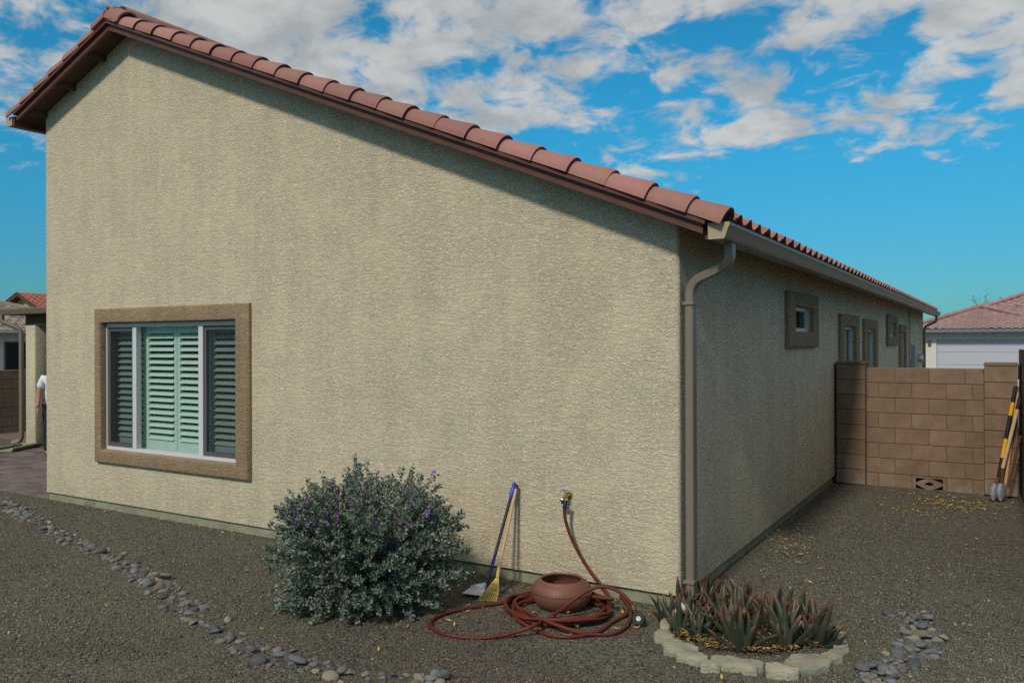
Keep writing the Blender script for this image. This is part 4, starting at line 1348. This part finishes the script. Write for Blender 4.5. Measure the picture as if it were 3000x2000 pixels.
YEL = [(.34, .20, .055), (.40, .25, .07), (.24, .13, .045), (.18, .10, .04), (.33, .25, .11), (.13, .075, .035)]
rgn = np.random.default_rng(3)
pts = []
while len(pts) < 2600:
    p = Vector((rgn.uniform(min(xs_) - .05, max(xs_)), rgn.uniform(min(ys_) - .1, max(ys_)), 0))
    if inside(p, bed_poly): pts.append((p.x, p.y))
for k in range(700):      # drifted against the inner side of the front stones
    f = rgn.uniform(1, 6.2); i = int(f); a, b_ = bed_poly[i], bed_poly[i + 1]
    p = a.lerp(b_, f - i); pts.append((p.x + rgn.normal(0, .035), p.y + rgn.normal(0, .035)))
litter('mulch', 'dry yellow leaf litter under the aloe', np.array(pts), .032, YEL, lambda p: np.full(len(p), GZ + .018) + rgn.uniform(0, .022, len(p)), rgn)
gr = []
FALL = [(.48, .34, .07), (.42, .34, .10), (.50, .30, .06), (.30, .20, .06), (.36, .36, .12), (.20, .13, .05)]


def patch(cx, cy, rx_, ry_, n, ang=0):
    u, v_ = rgn.normal(0, 1, (2, n)); ca, sa = math.cos(ang), math.sin(ang)
    return np.c_[cx + u * rx_ * ca - v_ * ry_ * sa, cy + u * rx_ * sa + v_ * ry_ * ca]


a_ = at(2310, 1585); gr.append(patch(a_.x, a_.y, .12, .42, 110, .3))
a_ = at(2300, 1620); gr.append(patch(a_.x, a_.y, .08, .2, 40, 0))
a_ = at(2790, 1478); gr.append(patch(a_.x, a_.y, .30, .28, 330))
a_ = at(2690, 1500); gr.append(patch(a_.x, a_.y, .22, .16, 90))
a_ = at(2680, 1448); gr.append(patch(a_.x, a_.y, .4, .05, 60))
u = rgn.uniform(0, 1, 110); gr.append(np.c_[.04 + rgn.uniform(0, 1.9, 110), .5 + u * 5.5])
gr.append(np.c_[rgn.uniform(-5, 1.2, 40), rgn.uniform(-2.4, -.2, 40)])
gr.append(np.c_[rgn.uniform(-1.1, -.1, 40), rgn.uniform(-1.0, -.05, 40)])
gr.append(np.c_[rgn.uniform(-8, .6, 160), -.03 - np.abs(rgn.normal(0, .05, 160))])
gr.append(np.c_[rgn.normal(-2.1, .5, 110), rgn.normal(-.95, .35, 110)])
a_ = at(1850, 1795); gr.append(patch(a_.x - .1, a_.y + .05, .16, .08, 12))
G = np.concatenate(gr)
litter('fallen_leaves', 'scattered yellow fallen leaves on the gravel', G, .044, FALL, lambda p: ground_z(p[:, 0], p[:, 1]) + .006, rgn)

# gravel: the nearest pebbles are real
def bare(x, y):
    return np.clip(np.sin(1.3 * x + 2.1 * np.sin(.9 * y + .4)) * np.sin(1.7 * y + 1.2 * np.sin(1.1 * x)) + .35 * np.sin(3.9 * x - 2.3 * y) * np.sin(4.7 * y + x) - .22, 0, 1)


def pebbles(n, rg):
    out = []
    # uniform in the picture's ground area, thinning with distance
    k = 0
    while k < n:
        m = 40000
        px, py = rg.uniform(-60, 3060, m), rg.uniform(1330, 2040, m)
        dx = (px - 1500) / F_PX; dy = (1000 - py) / F_PX
        D = np.array(FW)[None] + np.array(RT)[None] * dx[:, None] + np.array(UPV)[None] * dy[:, None]
        t = (GZ - CAM.z) / D[:, 2]; P = np.array(CAM)[None] + D * t[:, None]
        ok = ~((P[:, 0] < .0) & (P[:, 1] > -.0)) & (P[:, 0] < 2.15) & (P[:, 1] < 6.2)
        P = P[ok]
        P = P[rg.random(len(P)) > .85 * np.clip(bare(P[:, 0], P[:, 1]) * 1.6, 0, 1)]
        out.append(P); k += len(P)
    P = np.concatenate(out)[:n]
    n = len(P)
    P[:, 2] = ground_z(P[:, 0], P[:, 1])
    s = rg.uniform(.003, .0085, n) * (1 + (rg.random(n) < .07) * rg.uniform(.3, 1.3, n))
    base = np.array([(1, 0, 0), (0, 1, 0), (-1, 0, 0), (0, -1, 0), (0, 0, .75), (0, 0, -.6)], float)
    a = rg.uniform(0, 6.28, n); ca, sa = np.cos(a), np.sin(a)
    B = base[None] * rg.uniform(.6, 1.3, (n, 6, 1))
    X = (B[..., 0] * ca[:, None] - B[..., 1] * sa[:, None]); Y = (B[..., 0] * sa[:, None] + B[..., 1] * ca[:, None])
    V = np.stack([X, Y, B[..., 2]], -1) * s[:, None, None] + P[:, None] + np.array([0, 0, 1])[None, None] * (s * .25)[:, None, None]
    F0 = np.array([(0, 1, 4), (1, 2, 4), (2, 3, 4), (3, 0, 4), (1, 0, 5), (2, 1, 5), (3, 2, 5), (0, 3, 5)])
    F = (F0[None] + (np.arange(n) * 6)[:, None, None]).reshape(-1, 3)
    pal = np.array((.84, .855, .80)) * np.array([(.16, .13, .105), (.175, .14, .105), (.13, .13, .115), (.22, .19, .15), (.10, .085, .075), (.17, .165, .155), (.30, .28, .25), (.145, .10, .085)])
    c = pal[rg.choice(len(pal), n, p=[.22, .12, .17, .11, .16, .12, .02, .08])] * rg.uniform(.6, 1.3, n)[:, None]
    tone = 1 + .16 * np.sin(.8 * P[:, 0] + 1.1 * np.sin(.7 * P[:, 1])) + .10 * np.sin(2.3 * P[:, 1] - 1.7 * P[:, 0])
    c = c * tone[:, None] * (1 + np.array([-.04, .03, -.02])[None] * np.sin(1.1 * P[:, 0] + .6 * P[:, 1])[:, None])
    return fast_mesh('gravel', V.reshape(-1, 3), F, 'pebble', np.repeat(c, 6, 0))


tag(link('gravel', pebbles(90000, np.random.default_rng(12))), 'loose brown and grey gravel covering the yard', kind='stuff')

# ------------------------------------------------------------------ flowering shrub
def shrub():
    rg = np.random.default_rng(31)
    c0 = Vector((-2.07, -1.05, GZ))
    t = thing('sage_shrub', 'rounded grey green sage shrub with purple flowers against the stucco wall', 'shrub', c0)
    st_ = MB(); leaves_c, leaves_d, flc = [], [], []
    nt = 640
    for k in range(nt):
        az = rg.uniform(0, 6.28)
        el = math.asin(rg.uniform(-.42, 1))
        # surface of a squat rounded crown
        rad = .715 * (1 - (.30 * (-math.sin(el)) if el < 0 else 0)) * (1 + .10 * math.sin(3 * az + 1) + .06 * math.sin(5 * az)) * rg.uniform(.80, 1.07)
        hx, hz = abs(math.cos(el)) ** .62, math.copysign(abs(math.sin(el)) ** .85, el)
        tip = Vector((c0.x + rad * hx * math.cos(az), c0.y + rad * .92 * hx * math.sin(az), GZ + .40 + (hz * .53 if hz > 0 else hz * .80) * rg.uniform(.86, 1.06)))
        if rg.random() < .16 and hz > .40: tip.z += rg.uniform(.04, .19)
        if tip.y > -.03: tip.y = -.03 - rg.uniform(0, .05)
        if tip.z < GZ + .03: tip.z = GZ + .03
        base = c0 + Vector((rg.normal(0, .09), rg.normal(0, .09), 0))
        midp = base.lerp(tip, .55) + Vector((0, 0, .10 if hz < .7 else .0)) + Vector(rg.normal(0, .03, 3))
        end = tip + Vector((0, 0, 1)) * .0
        path = [base, base.lerp(midp, .5), midp, midp.lerp(end, .5) + Vector((0, 0, .01)), end]
        st_.tube(path, .0042, 4, 0, [1.3, 1, .7, .45, .25])
        seg = catmull(path, 8); m = len(seg)
        nl = rg.integers(84, 126)
        for j in range(nl):
            f = .30 + .70 * rg.random() ** .62
            p = seg[min(int(f * (m - 1)), m - 2)].lerp(seg[min(int(f * (m - 1)) + 1, m - 1)], rg.random())
            out = Vector(rg.normal(0, 1, 3)); out.normalize()
            tang = (seg[-1] - seg[-4]).normalized()
            dd = (out + tang * .8 + Vector((0, 0, .35))).normalized()
            sp = .045 * (1.2 - f)
            p = p + out * (.010 + abs(rg.normal(0, sp)))
            if p.y > -.012: continue
            leaves_c.append(p); leaves_d.append(dd)
        if hz > .55 and rg.random() < .42 and abs(math.cos(az)) < 1:
            for j in range(rg.integers(1, 4)):
                p = seg[int((.88 + .12 * rg.random()) * (m - 1))] + Vector(rg.normal(0, .012, 3)); flc.append(p)
    st_.build('stem', 'twig', t)
    Cc = np.array([tuple(p) for p in leaves_c]); D = np.array([tuple(p) for p in leaves_d]); n = len(Cc)
    V, F, _ = leaf_quads(Cc, D, rg.uniform(.019, .034, n), .68, rg)
    g = np.array([(.115, .155, .115), (.095, .135, .10), (.15, .185, .145), (.08, .112, .078), (.175, .20, .165)])[rg.integers(0, 5, n)] * rg.uniform(.85, 1.65, n)[:, None]
    brown = rg.random(n) < .012; g[brown] = (.25, .15, .05)
    tag(link('foliage', fast_mesh('foliage', V, F, 'leaf_small', np.repeat(g, 4, 0)), t), kind='stuff')
    fl = MB()
    for p in flc:
        r_ = rg.uniform(.010, .017); ax = Vector(rg.normal(0, 1, 3)).normalized()
        for q_ in range(4):
            a = Vector(rg.normal(0, 1, 3)).normalized(); b_ = a.cross(ax).normalized()
            fl.add([p, p + (a + b_ * .5) * r_, p + a * r_ * 1.5, p + (a - b_ * .5) * r_], [(0, 1, 2, 3)])
    tag(fl.build('blossoms', 'flower', t), kind='stuff')


shrub()

wc, wdir = [], []
rw = np.random.default_rng(8)
for k in range(26):
    bx = rw.choice([-7.4, -6.9, -5.6, -5.1, -4.4, -3.9, -3.3, -.9, -.3]) + rw.normal(0, .12)
    for j in range(rw.integers(5, 14)):
        p = np.array([bx + rw.normal(0, .035), -.02 - abs(rw.normal(0, .03)), GZ + .005 + abs(rw.normal(0, .022))]); wc.append(p); wdir.append(rw.normal(0, .5, 3) + np.array([0, -.2, 1]))
wc = np.array(wc); V, F, _ = leaf_quads(wc, np.array(wdir), rw.uniform(.014, .034, len(wc)), .35, rw)
wcol = np.array([(.10, .13, .05), (.20, .20, .07), (.30, .26, .08), (.07, .10, .04)])[rw.integers(0, 4, len(wc))]
tag(link('weeds', fast_mesh('weeds', V, F, 'leaf_small', np.repeat(wcol, 4, 0))), 'tiny weeds sprouting along the concrete footing', kind='stuff')

# ------------------------------------------------------------------ hose, pot
pot_c = Vector((-.78, -.36, GZ))
pt = MB()
outer = [(.0, .0), (.15, .0), (.175, .012), (.212, .06), (.226, .105), (.218, .15), (.195, .182), (.172, .197), (.165, .206), (.152, .208), (.146, .198), (.160, .185), (.195, .145), (.205, .10), (.19, .05), (.15, .02), (0, .018)]
pt.lathe(outer, pot_c, 48)
pot = tag(pt.build('hose_pot', 'terracotta', None, 35), 'squat terracotta hose pot with open top inside the hose coil', 'pot')
WORLD_LOC[pot.name] = Vector()
bd = MB()
for k in range(64):
    a = 2 * math.pi * k / 64
    bd.bbox((-.004, -.006, -.0045), (.004, .006, .0045), .0015, 0, Matrix.Translation(pot_c + Vector((.2265 * math.cos(a), .2265 * math.sin(a), .128 + .0))) @ Matrix.Rotation(a, 4, 'Z'))
tag(bd.build('relief_band', 'terracotta', pot), kind='stuff')

HR = .0125
hose = thing('garden_hose', 'brick red garden hose coiled round the pot and joined to the wall tap', 'hose', (-.78, -.4, GZ))
c4 = lambda a, b_, z: at(1200 + a / 2.614, 1350 + b_ / 2.614, 2, z)
w4 = lambda a, b_, y: at(1200 + a / 2.614, 1350 + b_ / 2.614, 1, y)
zb = GZ + HR + .004
hp = [w4(1195, 320, -.125), w4(1185, 365, -.128), w4(1196, 460, -.125), w4(1240, 590, -.115), w4(1310, 730, -.10), w4(1390, 850, -.09), w4(1465, 945, -.10), w4(1530, 1040, -.12)]
# then coils: ovals round the pot, each with its own size and sag
rgc = random.Random(4)
ctr = Vector((-.73, -.46, 0))
coil = []
turns = 5
M_ = 16
for tI in range(turns * M_ + 1):
    a = R(35) - 2 * math.pi * tI / M_
    k = tI / M_; ti = int(k)
    rx_ = (.355, .30, .40, .33, .375, .36)[min(ti, 5)] ; ry_ = (.33, .29, .37, .30, .35, .33)[min(ti, 5)]
    nxt = min(ti + 1, 5); f = k - ti
    rx_ = rx_ * (1 - f) + (.355, .30, .40, .33, .375, .36)[nxt] * f; ry_ = ry_ * (1 - f) + (.33, .29, .37, .30, .35, .33)[nxt] * f
    ox = (0, .015, -.03, .03, -.01, .02)[min(ti, 5)]; oy = (0, -.02, -.04, -.02, -.06, -.03)[min(ti, 5)]
    x = ctr.x + ox + rx_ * math.cos(a) * 1.02; y = ctr.y + oy + ry_ * math.sin(a)
    y = min(y, -.05)
    lift = (0, .022, .030, .052, .055, .075)[min(ti, 5)] * (.65 + .35 * math.sin(3 * a + ti)) + (.02 if math.sin(2 * a + ti * 1.3) > .6 else 0)
    coil.append(Vector((x, y, zb + max(0, lift))))
hp += coil
# outer loop on the left, then over the pot to the nozzle
hp += [c4(1075, 1000, zb + .06), c4(975, 1040, zb + .015), c4(800, 1072, zb), c4(600, 1100, zb), c4(420, 1128, zb), c4(280, 1162, zb), c4(185, 1205, zb), c4(158, 1242, zb), c4(185, 1285, zb), c4(270, 1325, zb), c4(400, 1347, zb), c4(540, 1353, zb),
       c4(690, 1338, zb + .01), c4(830, 1305, zb + .03), c4(960, 1255, zb + .06)]
tail = [(1060, 1205, -.66, 0), (1160, 1135, -.64, 0), (1260, 1060, -.60, 0), (1350, 1000, -.54, 0), (1430, 965, -.50, 0), (1510, 962, -.48, 0), (1590, 990, -.47, 0), (1650, 1035, -.47, 0), (1690, 1080, -.47, 0), (1708, 1105, -.47, 0)]
hp += [w4(a, b_, y) for a, b_, y, _ in tail]
hb = MB(); hb.tube(catmull(hp, 6), HR, 10); hb.build('hose_tube', 'hose_red', hose, 60)
# extra bights that cross the coil in front
hb = MB()
ex = [c4(1640, 1060, zb), c4(1685, 1130, zb), c4(1690, 1200, zb), c4(1655, 1270, zb), c4(1560, 1318, zb), c4(1420, 1328, zb), c4(1280, 1305, zb + .02), c4(1100, 1245, zb + .045), c4(950, 1180, zb + .055), c4(850, 1130, zb + .05), c4(800, 1100, zb + .03), c4(830, 1075, zb + .01), c4(930, 1062, zb)]
hb.tube(catmull([c4(1380, 935, zb + .03), c4(1480, 955, zb + .02), c4(1570, 1000, zb)] + ex, 6), HR, 10)
ex = [c4(1560, 1225, zb), c4(1440, 1305, zb), c4(1250, 1345, zb), c4(1090, 1335, zb), c4(960, 1290, zb), c4(830, 1215, zb + .02), c4(790, 1150, zb + .02), c4(850, 1085, zb + .02), c4(960, 1070, zb)]
hb.tube(catmull([c4(1640, 1130, zb), c4(1655, 1175, zb)] + ex, 6), HR, 10)
hb.build('hose_tube', 'hose_red', hose, 60)
sl_ = MB(); sl_.tube([fb + Vector((-.012, -.113, -.032)), w4(1195, 312, -.124), w4(1186, 362, -.128)], .0185, 10, 0, [1, 1, .95]); sl_.build('sleeve', 'black_rubber', hose, 40)
sl_ = MB(); sl_.tube([fb + Vector((-.008, -.100, -.015)), fb + Vector((-.014, -.117, -.045))], .0195, 10); sl_.build('coupling', 'zinc', hose, 40)
n0, n1 = w4(1706, 1100, -.47), w4(1718, 1135, -.47)
b = MB(); b.tube([n0, n1], .014, 10); b.build('coupling', 'brass', hose, 40)
b = MB()
g0 = n1; g1 = w4(1735, 1175, -.47); g2 = w4(1752, 1205, -.48)
b.tube([g0, g0.lerp(g1, .5), g1, g2], .019, 10, 0, [.75, 1.05, 1.1, 1.5])
g3 = w4(1800, 1240, -.43); g3.z = max(g3.z, GZ + .03)
b.tube([g1, g1.lerp(g3, .5), g3], .016, 8, 0, [1, 1.1, .9])
nzz = b.build('spray_nozzle', 'black_rubber', hose, 40)
vd = (CAM - g2).normalized()
b = MB(); Mx = Matrix.Translation(g2) @ rot_to(vd)
b.lathe([(0, .022), (.040, .022), (.044, .016), (.044, -.02), (.02, -.03)], (0, 0, 0), 24)
b.v = [tuple(Mx @ Vector(p)) for p in b.v]; b.build('nozzle_dial', 'black_rubber', nzz, 35)
b = MB(); b.lathe([(0, .026), (.016, .026), (.017, .021)], (0, 0, 0), 20); b.v = [tuple(Mx @ Vector(p)) for p in b.v]; b.build('dial_badge', 'frame_white', nzz, 35)

# ------------------------------------------------------------------ scoop and small rake leaning on the wall
c6 = lambda a, b_: (1340 + a / 4.127, 1400 + b_ / 4.127)
top = at(*c6(694, 50), 1, -.035); bot = at(*c6(345, 1335), 2, GZ + .045)
scoop = thing('scoop_pan', 'blue gripped black pole with flat silver scoop pan leaning on the wall', 'scoop', (bot.x, bot.y, GZ))
dv = (top - bot)
MB().tube([bot, bot + dv * .86], .0125, 10).build('pole', 'black_rubber', scoop, 50)
b = MB(); b.tube([bot + dv * .85, bot + dv * .87, bot + dv * .985, top], .0165, 10, 0, [.8, 1, 1, .55]); b.build('grip', 'blue_plastic', scoop, 50)
b = MB(); b.tube([bot + dv * .205, bot + dv * .275], .0132, 10); b.build('sticker', 'blue_plastic', scoop, 50)
cor = [at(*c6(52, 1392), 2, GZ + .02), at(*c6(150, 1330), 2, GZ + .025), at(*c6(338, 1340), 2, GZ + .03), at(*c6(298, 1425), 2, GZ + .03)]
b = MB(); b.extrude(cor, (0, 0, .004)); pan = b.build('pan', 'pan_metal', scoop)
b = MB(); b.extrude([cor[1], cor[2], cor[2] + Vector((0, .01, .05)), cor[1] + Vector((0, .01, .02))], (0, .003, 0)); b.extrude([cor[2], cor[3], cor[3] + Vector((.012, 0, .03)), cor[2] + Vector((.012, .01, .055))], (.003, 0, 0)); b.build('pan_lip', 'pan_metal', pan)

top = at(*c6(716, 100), 1, -.045); end = at(*c6(395, 1480), 2, GZ + .012)
neck = at(*c6(484, 1205), 1, -.36)
rake = thing('hand_rake', 'pale wooden handled rake with fan of yellow tines beside the scoop', 'rake', (end.x, end.y, GZ))
ferr = at(*c6(500, 1095), 1, -.315)
MB().tube([ferr, top], .0125, 10).build('handle', 'light_wood', rake, 50)
b = MB(); b.lathe([(.0135, -.02), (.0135, .008), (.008, .016), (0, .018)], (0, 0, 0), 12); Mx = Matrix.Translation(top) @ rot_to(top - ferr); b.v = [tuple(Mx @ Vector(p)) for p in b.v]; b.build('end_cap', 'black_rubber', rake, 40)
b = MB(); b.tube([ferr + (top - ferr) * .02, ferr, neck], .0155, 10, 0, [1, 1, .8]); b.build('ferrule', 'yellow_plastic', rake, 50)
eL, eRr = at(*c6(268, 1472), 2, GZ + .006), at(*c6(478, 1478), 2, GZ + .006)
mL, mR = at(*c6(340, 1358), 1, -.45), at(*c6(497, 1388), 1, -.43)
for k in range(11):
    f = k / 10
    m_ = mL.lerp(mR, f); e_ = eL.lerp(eRr, f) + Vector((0, 0, .02)); e2 = eL.lerp(eRr, f) + Vector((.004, -.02, -.002))
    s0 = neck + (mR - mL).normalized() * (f - .5) * .02
    b = MB(); b.tube([s0, s0.lerp(m_, .5), m_, m_.lerp(e_, .6), e_, e2], .0034, 5); b.build('tine', 'yellow_plastic', rake, 60)
b = MB(); b.tube([mL.lerp(mR, k / 6) + Vector((0, -.004, 0)) for k in range(7)], .006, 6); b.build('cross_bar', 'yellow_plastic', rake, 60)
b = MB(); q0, q1 = neck.lerp(mL, .45), neck.lerp(mR, .45); b.tube([q0 + Vector((0, -.006, 0)), q1 + Vector((0, -.006, 0))], .004, 6); b.build('wire_tie', 'brass', rake, 60)

# ------------------------------------------------------------------ tools at the block wall
c9 = lambda a, b_: (2880 + a / 3.733, 1080 + b_ / 3.733)
dg = thing('post_hole_digger', 'clamshell post hole digger with one black and yellow handle, one pale wood', 'digger', at(2925, 1465))
A0, A1 = at(*c9(358, 190), 1, 6.02), at(*c9(170, 1180), 1, 5.86)
B0, B1 = at(*c9(408, 310), 1, 5.98), at(*c9(215, 1085), 1, 5.84)
hy = MB()
for f0, f1, m in ((0, .18, 1), (.18, .325, 0), (.325, .58, 1), (.58, .79, 0), (.79, 1, 1)):
    hy.tube([A0.lerp(A1, f0), A0.lerp(A1, f1)], .023 if m else .0225, 10, m)
hy.build('striped_handle', ['tool_yellow', 'black_rubber'], dg, 40)
b = MB(); b.tube([B0.lerp(B1, .16), B1], .021, 10); wd_ = b.build('wood_handle', 'light_wood', dg, 40)
b = MB(); b.tube([B0, B0.lerp(B1, .17)], .0245, 10); b.build('grip', 'black_rubber', wd_, 40)
for (tp, cc, nm) in ((A1, c9(120, 1370), 'l'), (B1, c9(200, 1370), 'r')):
    lo = at(*c9(115 if nm == 'l' else 195, 1440), 1, 5.80); lo.z = GZ + .02
    hi = at(*c9(145 if nm == 'l' else 205, 1250), 1, 5.83)
    b = MB(); b.tube([tp, tp.lerp(hi, .5), hi], .02, 8); b.build('socket', 'rust', dg, 40)
    b = MB(); vs = []
    for i in range(7):
        t = i / 6; w_ = .062 * (math.sin(math.pi * (.18 + .72 * t)) ** .7)
        p = hi.lerp(lo, t)
        for j in range(7):
            u = (j - 3) / 3; vs.append(p + RT * (u * w_) + Vector((0, 1, 0)) * ((u * u - .6) * .035))
    n_ = len(vs)
    vs += [v + Vector((0, .004, 0)) for v in vs]
    fs = [(i * 7 + j, i * 7 + j + 1, (i + 1) * 7 + j + 1, (i + 1) * 7 + j) for i in range(6) for j in range(6)]
    fs += [tuple(k + n_ for k in f) for f in fs]
    b.add(vs, fs); b.build('blade', 'steel_grey', dg, 50)
p0, p1 = at(*c9(378, 260), 1, 6.10), at(*c9(232, 1235), 1, 6.0)
tag(MB().tube([p0, p1 + Vector((0, 0, -.12))], .017, 8).build('wooden_pole', 'light_wood', None, 40), 'thin pale wooden pole standing behind the digger handles', 'pole')
p0, p1 = at(*c9(405, 745), 1, 5.75), at(*c9(275, 1190), 1, 5.80)
p1.z = max(p1.z - .12, GZ + .01)
b = MB(); b.tube([p0, p1], .016, 8); b.lathe([(0, .02), (.02, .012), (.02, -.02), (0, -.02)], p0, 8)
tag(b.build('digging_bar', 'rust', None, 40), 'rusty digging bar leaning in the wall corner behind the digger', 'bar')


# ------------------------------------------------------------------ person at the patio
def person():
    foot = Vector((-11.993, 2.213, GZ + .022))
    lf = Vector((-.45, -.89, 0)).normalized()          # image-left, the side of the visible arm
    fwd = Vector((.89, -.45, 0)).normalized()
    t = thing('person', 'person in white t-shirt and dark trousers half hidden by the house corner', 'person', foot)
    P = lambda l, f, z: foot + lf * l + fwd * f + Vector((0, 0, z))

    def skin(name, verts, edges, radii, m, root=0, sub=2, parent=t):
        me = bpy.data.meshes.new(name); me.from_pydata([tuple(v) for v in verts], edges, []); me.materials.append(MATS[m])
        o = link(name, me, parent)
        sm = o.modifiers.new('skin', 'SKIN'); sm.use_smooth_shade = True
        for i, sv in enumerate(me.skin_vertices[0].data):
            r_ = radii[i]; sv.radius = r_ if isinstance(r_, tuple) else (r_, r_); sv.use_root = (i == root)
        o.modifiers.new('sub', 'SUBSURF').render_levels = sub; o.modifiers['sub'].levels = sub
        return o
    # body: pelvis, spine, neck, head, arms, legs in one surface
    V_ = [P(0, 0, .86), P(0, 0, 1.05), P(0, .01, 1.22), P(0, 0, 1.36), P(0, .01, 1.43), P(0, .03, 1.50), P(0, .03, 1.60),
          P(.17, 0, 1.33), P(.235, -.02, 1.07), P(.255, .06, .84), P(-.17, 0, 1.33), P(-.235, -.02, 1.07), P(-.255, .06, .84),
          P(.09, 0, .78), P(.10, .02, .45), P(.10, -.02, .08), P(-.09, 0, .78), P(-.10, .02, .45), P(-.10, -.02, .08), P(.11, .15, .04), P(-.11, .15, .04)]
    E_ = [(0, 1), (1, 2), (2, 3), (3, 4), (4, 5), (5, 6), (2, 7), (7, 8), (8, 9), (2, 10), (10, 11), (11, 12), (0, 13), (13, 14), (14, 15), (0, 16), (16, 17), (17, 18), (15, 19), (18, 20)]
    r_ = [.085, .07, .08, .06, .05, .082, .078, .055, .042, .028, .055, .042, .028, .085, .058, .042, .085, .058, .042, .035, .035]
    skin('body', V_, E_, r_, 'skin')
    sv = [P(0, 0, .80), P(0, 0, 1.06), P(0, .01, 1.22), P(0, 0, 1.36), P(.17, 0, 1.335), P(.215, -.015, 1.15), P(-.17, 0, 1.335), P(-.215, -.015, 1.15)]
    skin('shirt', sv, [(0, 1), (1, 2), (2, 3), (2, 4), (4, 5), (2, 6), (6, 7)], [.15, .145, .15, .085, .075, .07, .075, .07], 'shirt')
    tv = [P(0, 0, .97), P(.09, 0, .78), P(.10, .02, .45), P(.10, -.02, .07), P(-.09, 0, .78), P(-.10, .02, .45), P(-.10, -.02, .07)]
    skin('trousers', tv, [(0, 1), (1, 2), (2, 3), (0, 4), (4, 5), (5, 6)], [.145, .105, .08, .068, .105, .08, .068], 'trousers')
    for s_ in (1, -1):
        skin('shoe', [P(.10 * s_, -.05, .045), P(.105 * s_, .06, .045), P(.115 * s_, .17, .035)], [(0, 1), (1, 2)], [.048, .048, .038], 'shoe')
        # hand: palm and five curled fingers
        w_ = P(.255 * s_, .06, .84)
        hv, he, hr = [w_, w_ + Vector((0, 0, -.045)) + fwd * .01, w_ + Vector((0, 0, -.085)) + fwd * .015], [(0, 1), (1, 2)], [.026, (.02, .038), (.018, .036)]
        for k in range(4):
            b0 = w_ + Vector((0, 0, -.088)) + fwd * (.015 + (k - 1.5) * .019); L_ = (.07, .08, .076, .06)[k]
            i = len(hv); hv += [b0, b0 + Vector((0, 0, -L_ * .55)) - lf * s_ * .008, b0 + Vector((0, 0, -L_ * .95)) - lf * s_ * .03]; he += [(2, i), (i, i + 1), (i + 1, i + 2)]; hr += [.010, .009, .008]
        i = len(hv); hv += [w_ + Vector((0, 0, -.045)) + fwd * .05, w_ + Vector((0, 0, -.09)) + fwd * .062]; he += [(1, i), (i, i + 1)]; hr += [.012, .009]
        skin('hand', hv, he, hr, 'skin', 0, 1)
    hd = P(0, .03, 1.575)
    b = MB(); b.lathe([(0, .135), (.06, .125), (.088, .08), (.095, .02), (.086, -.03), (.07, -.06)], hd + Vector((0, 0, .0)) - fwd * .012, 18); b.build('hair', 'hair', t, 60)
    b = MB()
    b.add([hd + fwd * .085 + Vector((0, 0, .03)), hd + fwd * .085 + lf * .014 - Vector((0, 0, .015)), hd + fwd * .085 - lf * .014 - Vector((0, 0, .015)), hd + fwd * .115 - Vector((0, 0, .012))], [(0, 1, 3), (0, 3, 2), (1, 2, 3)])
    b.build('nose', 'skin', t)
    for s_ in (1, -1):
        b = MB(); b.lathe([(0, .011), (.009, .006), (.011, 0)], hd + fwd * .082 + lf * .033 * s_ + Vector((0, 0, .025)), 8, 0, fwd); b.build('eye', 'frame_dark', t, 60)
        b = MB(); b.lathe([(0, .012), (.02, .008), (.026, 0)], hd + lf * .088 * s_ - Vector((0, 0, .0)), 10, 0, lf * s_); b.build('ear', 'skin', t, 60)
    b = MB(); b.tube([hd + fwd * .083 + lf * .025 - Vector((0, 0, .045)), hd + fwd * .088 - Vector((0, 0, .047)), hd + fwd * .083 - lf * .025 - Vector((0, 0, .045))], .005, 6); b.build('mouth', 'trim_stucco', t, 60)


person()
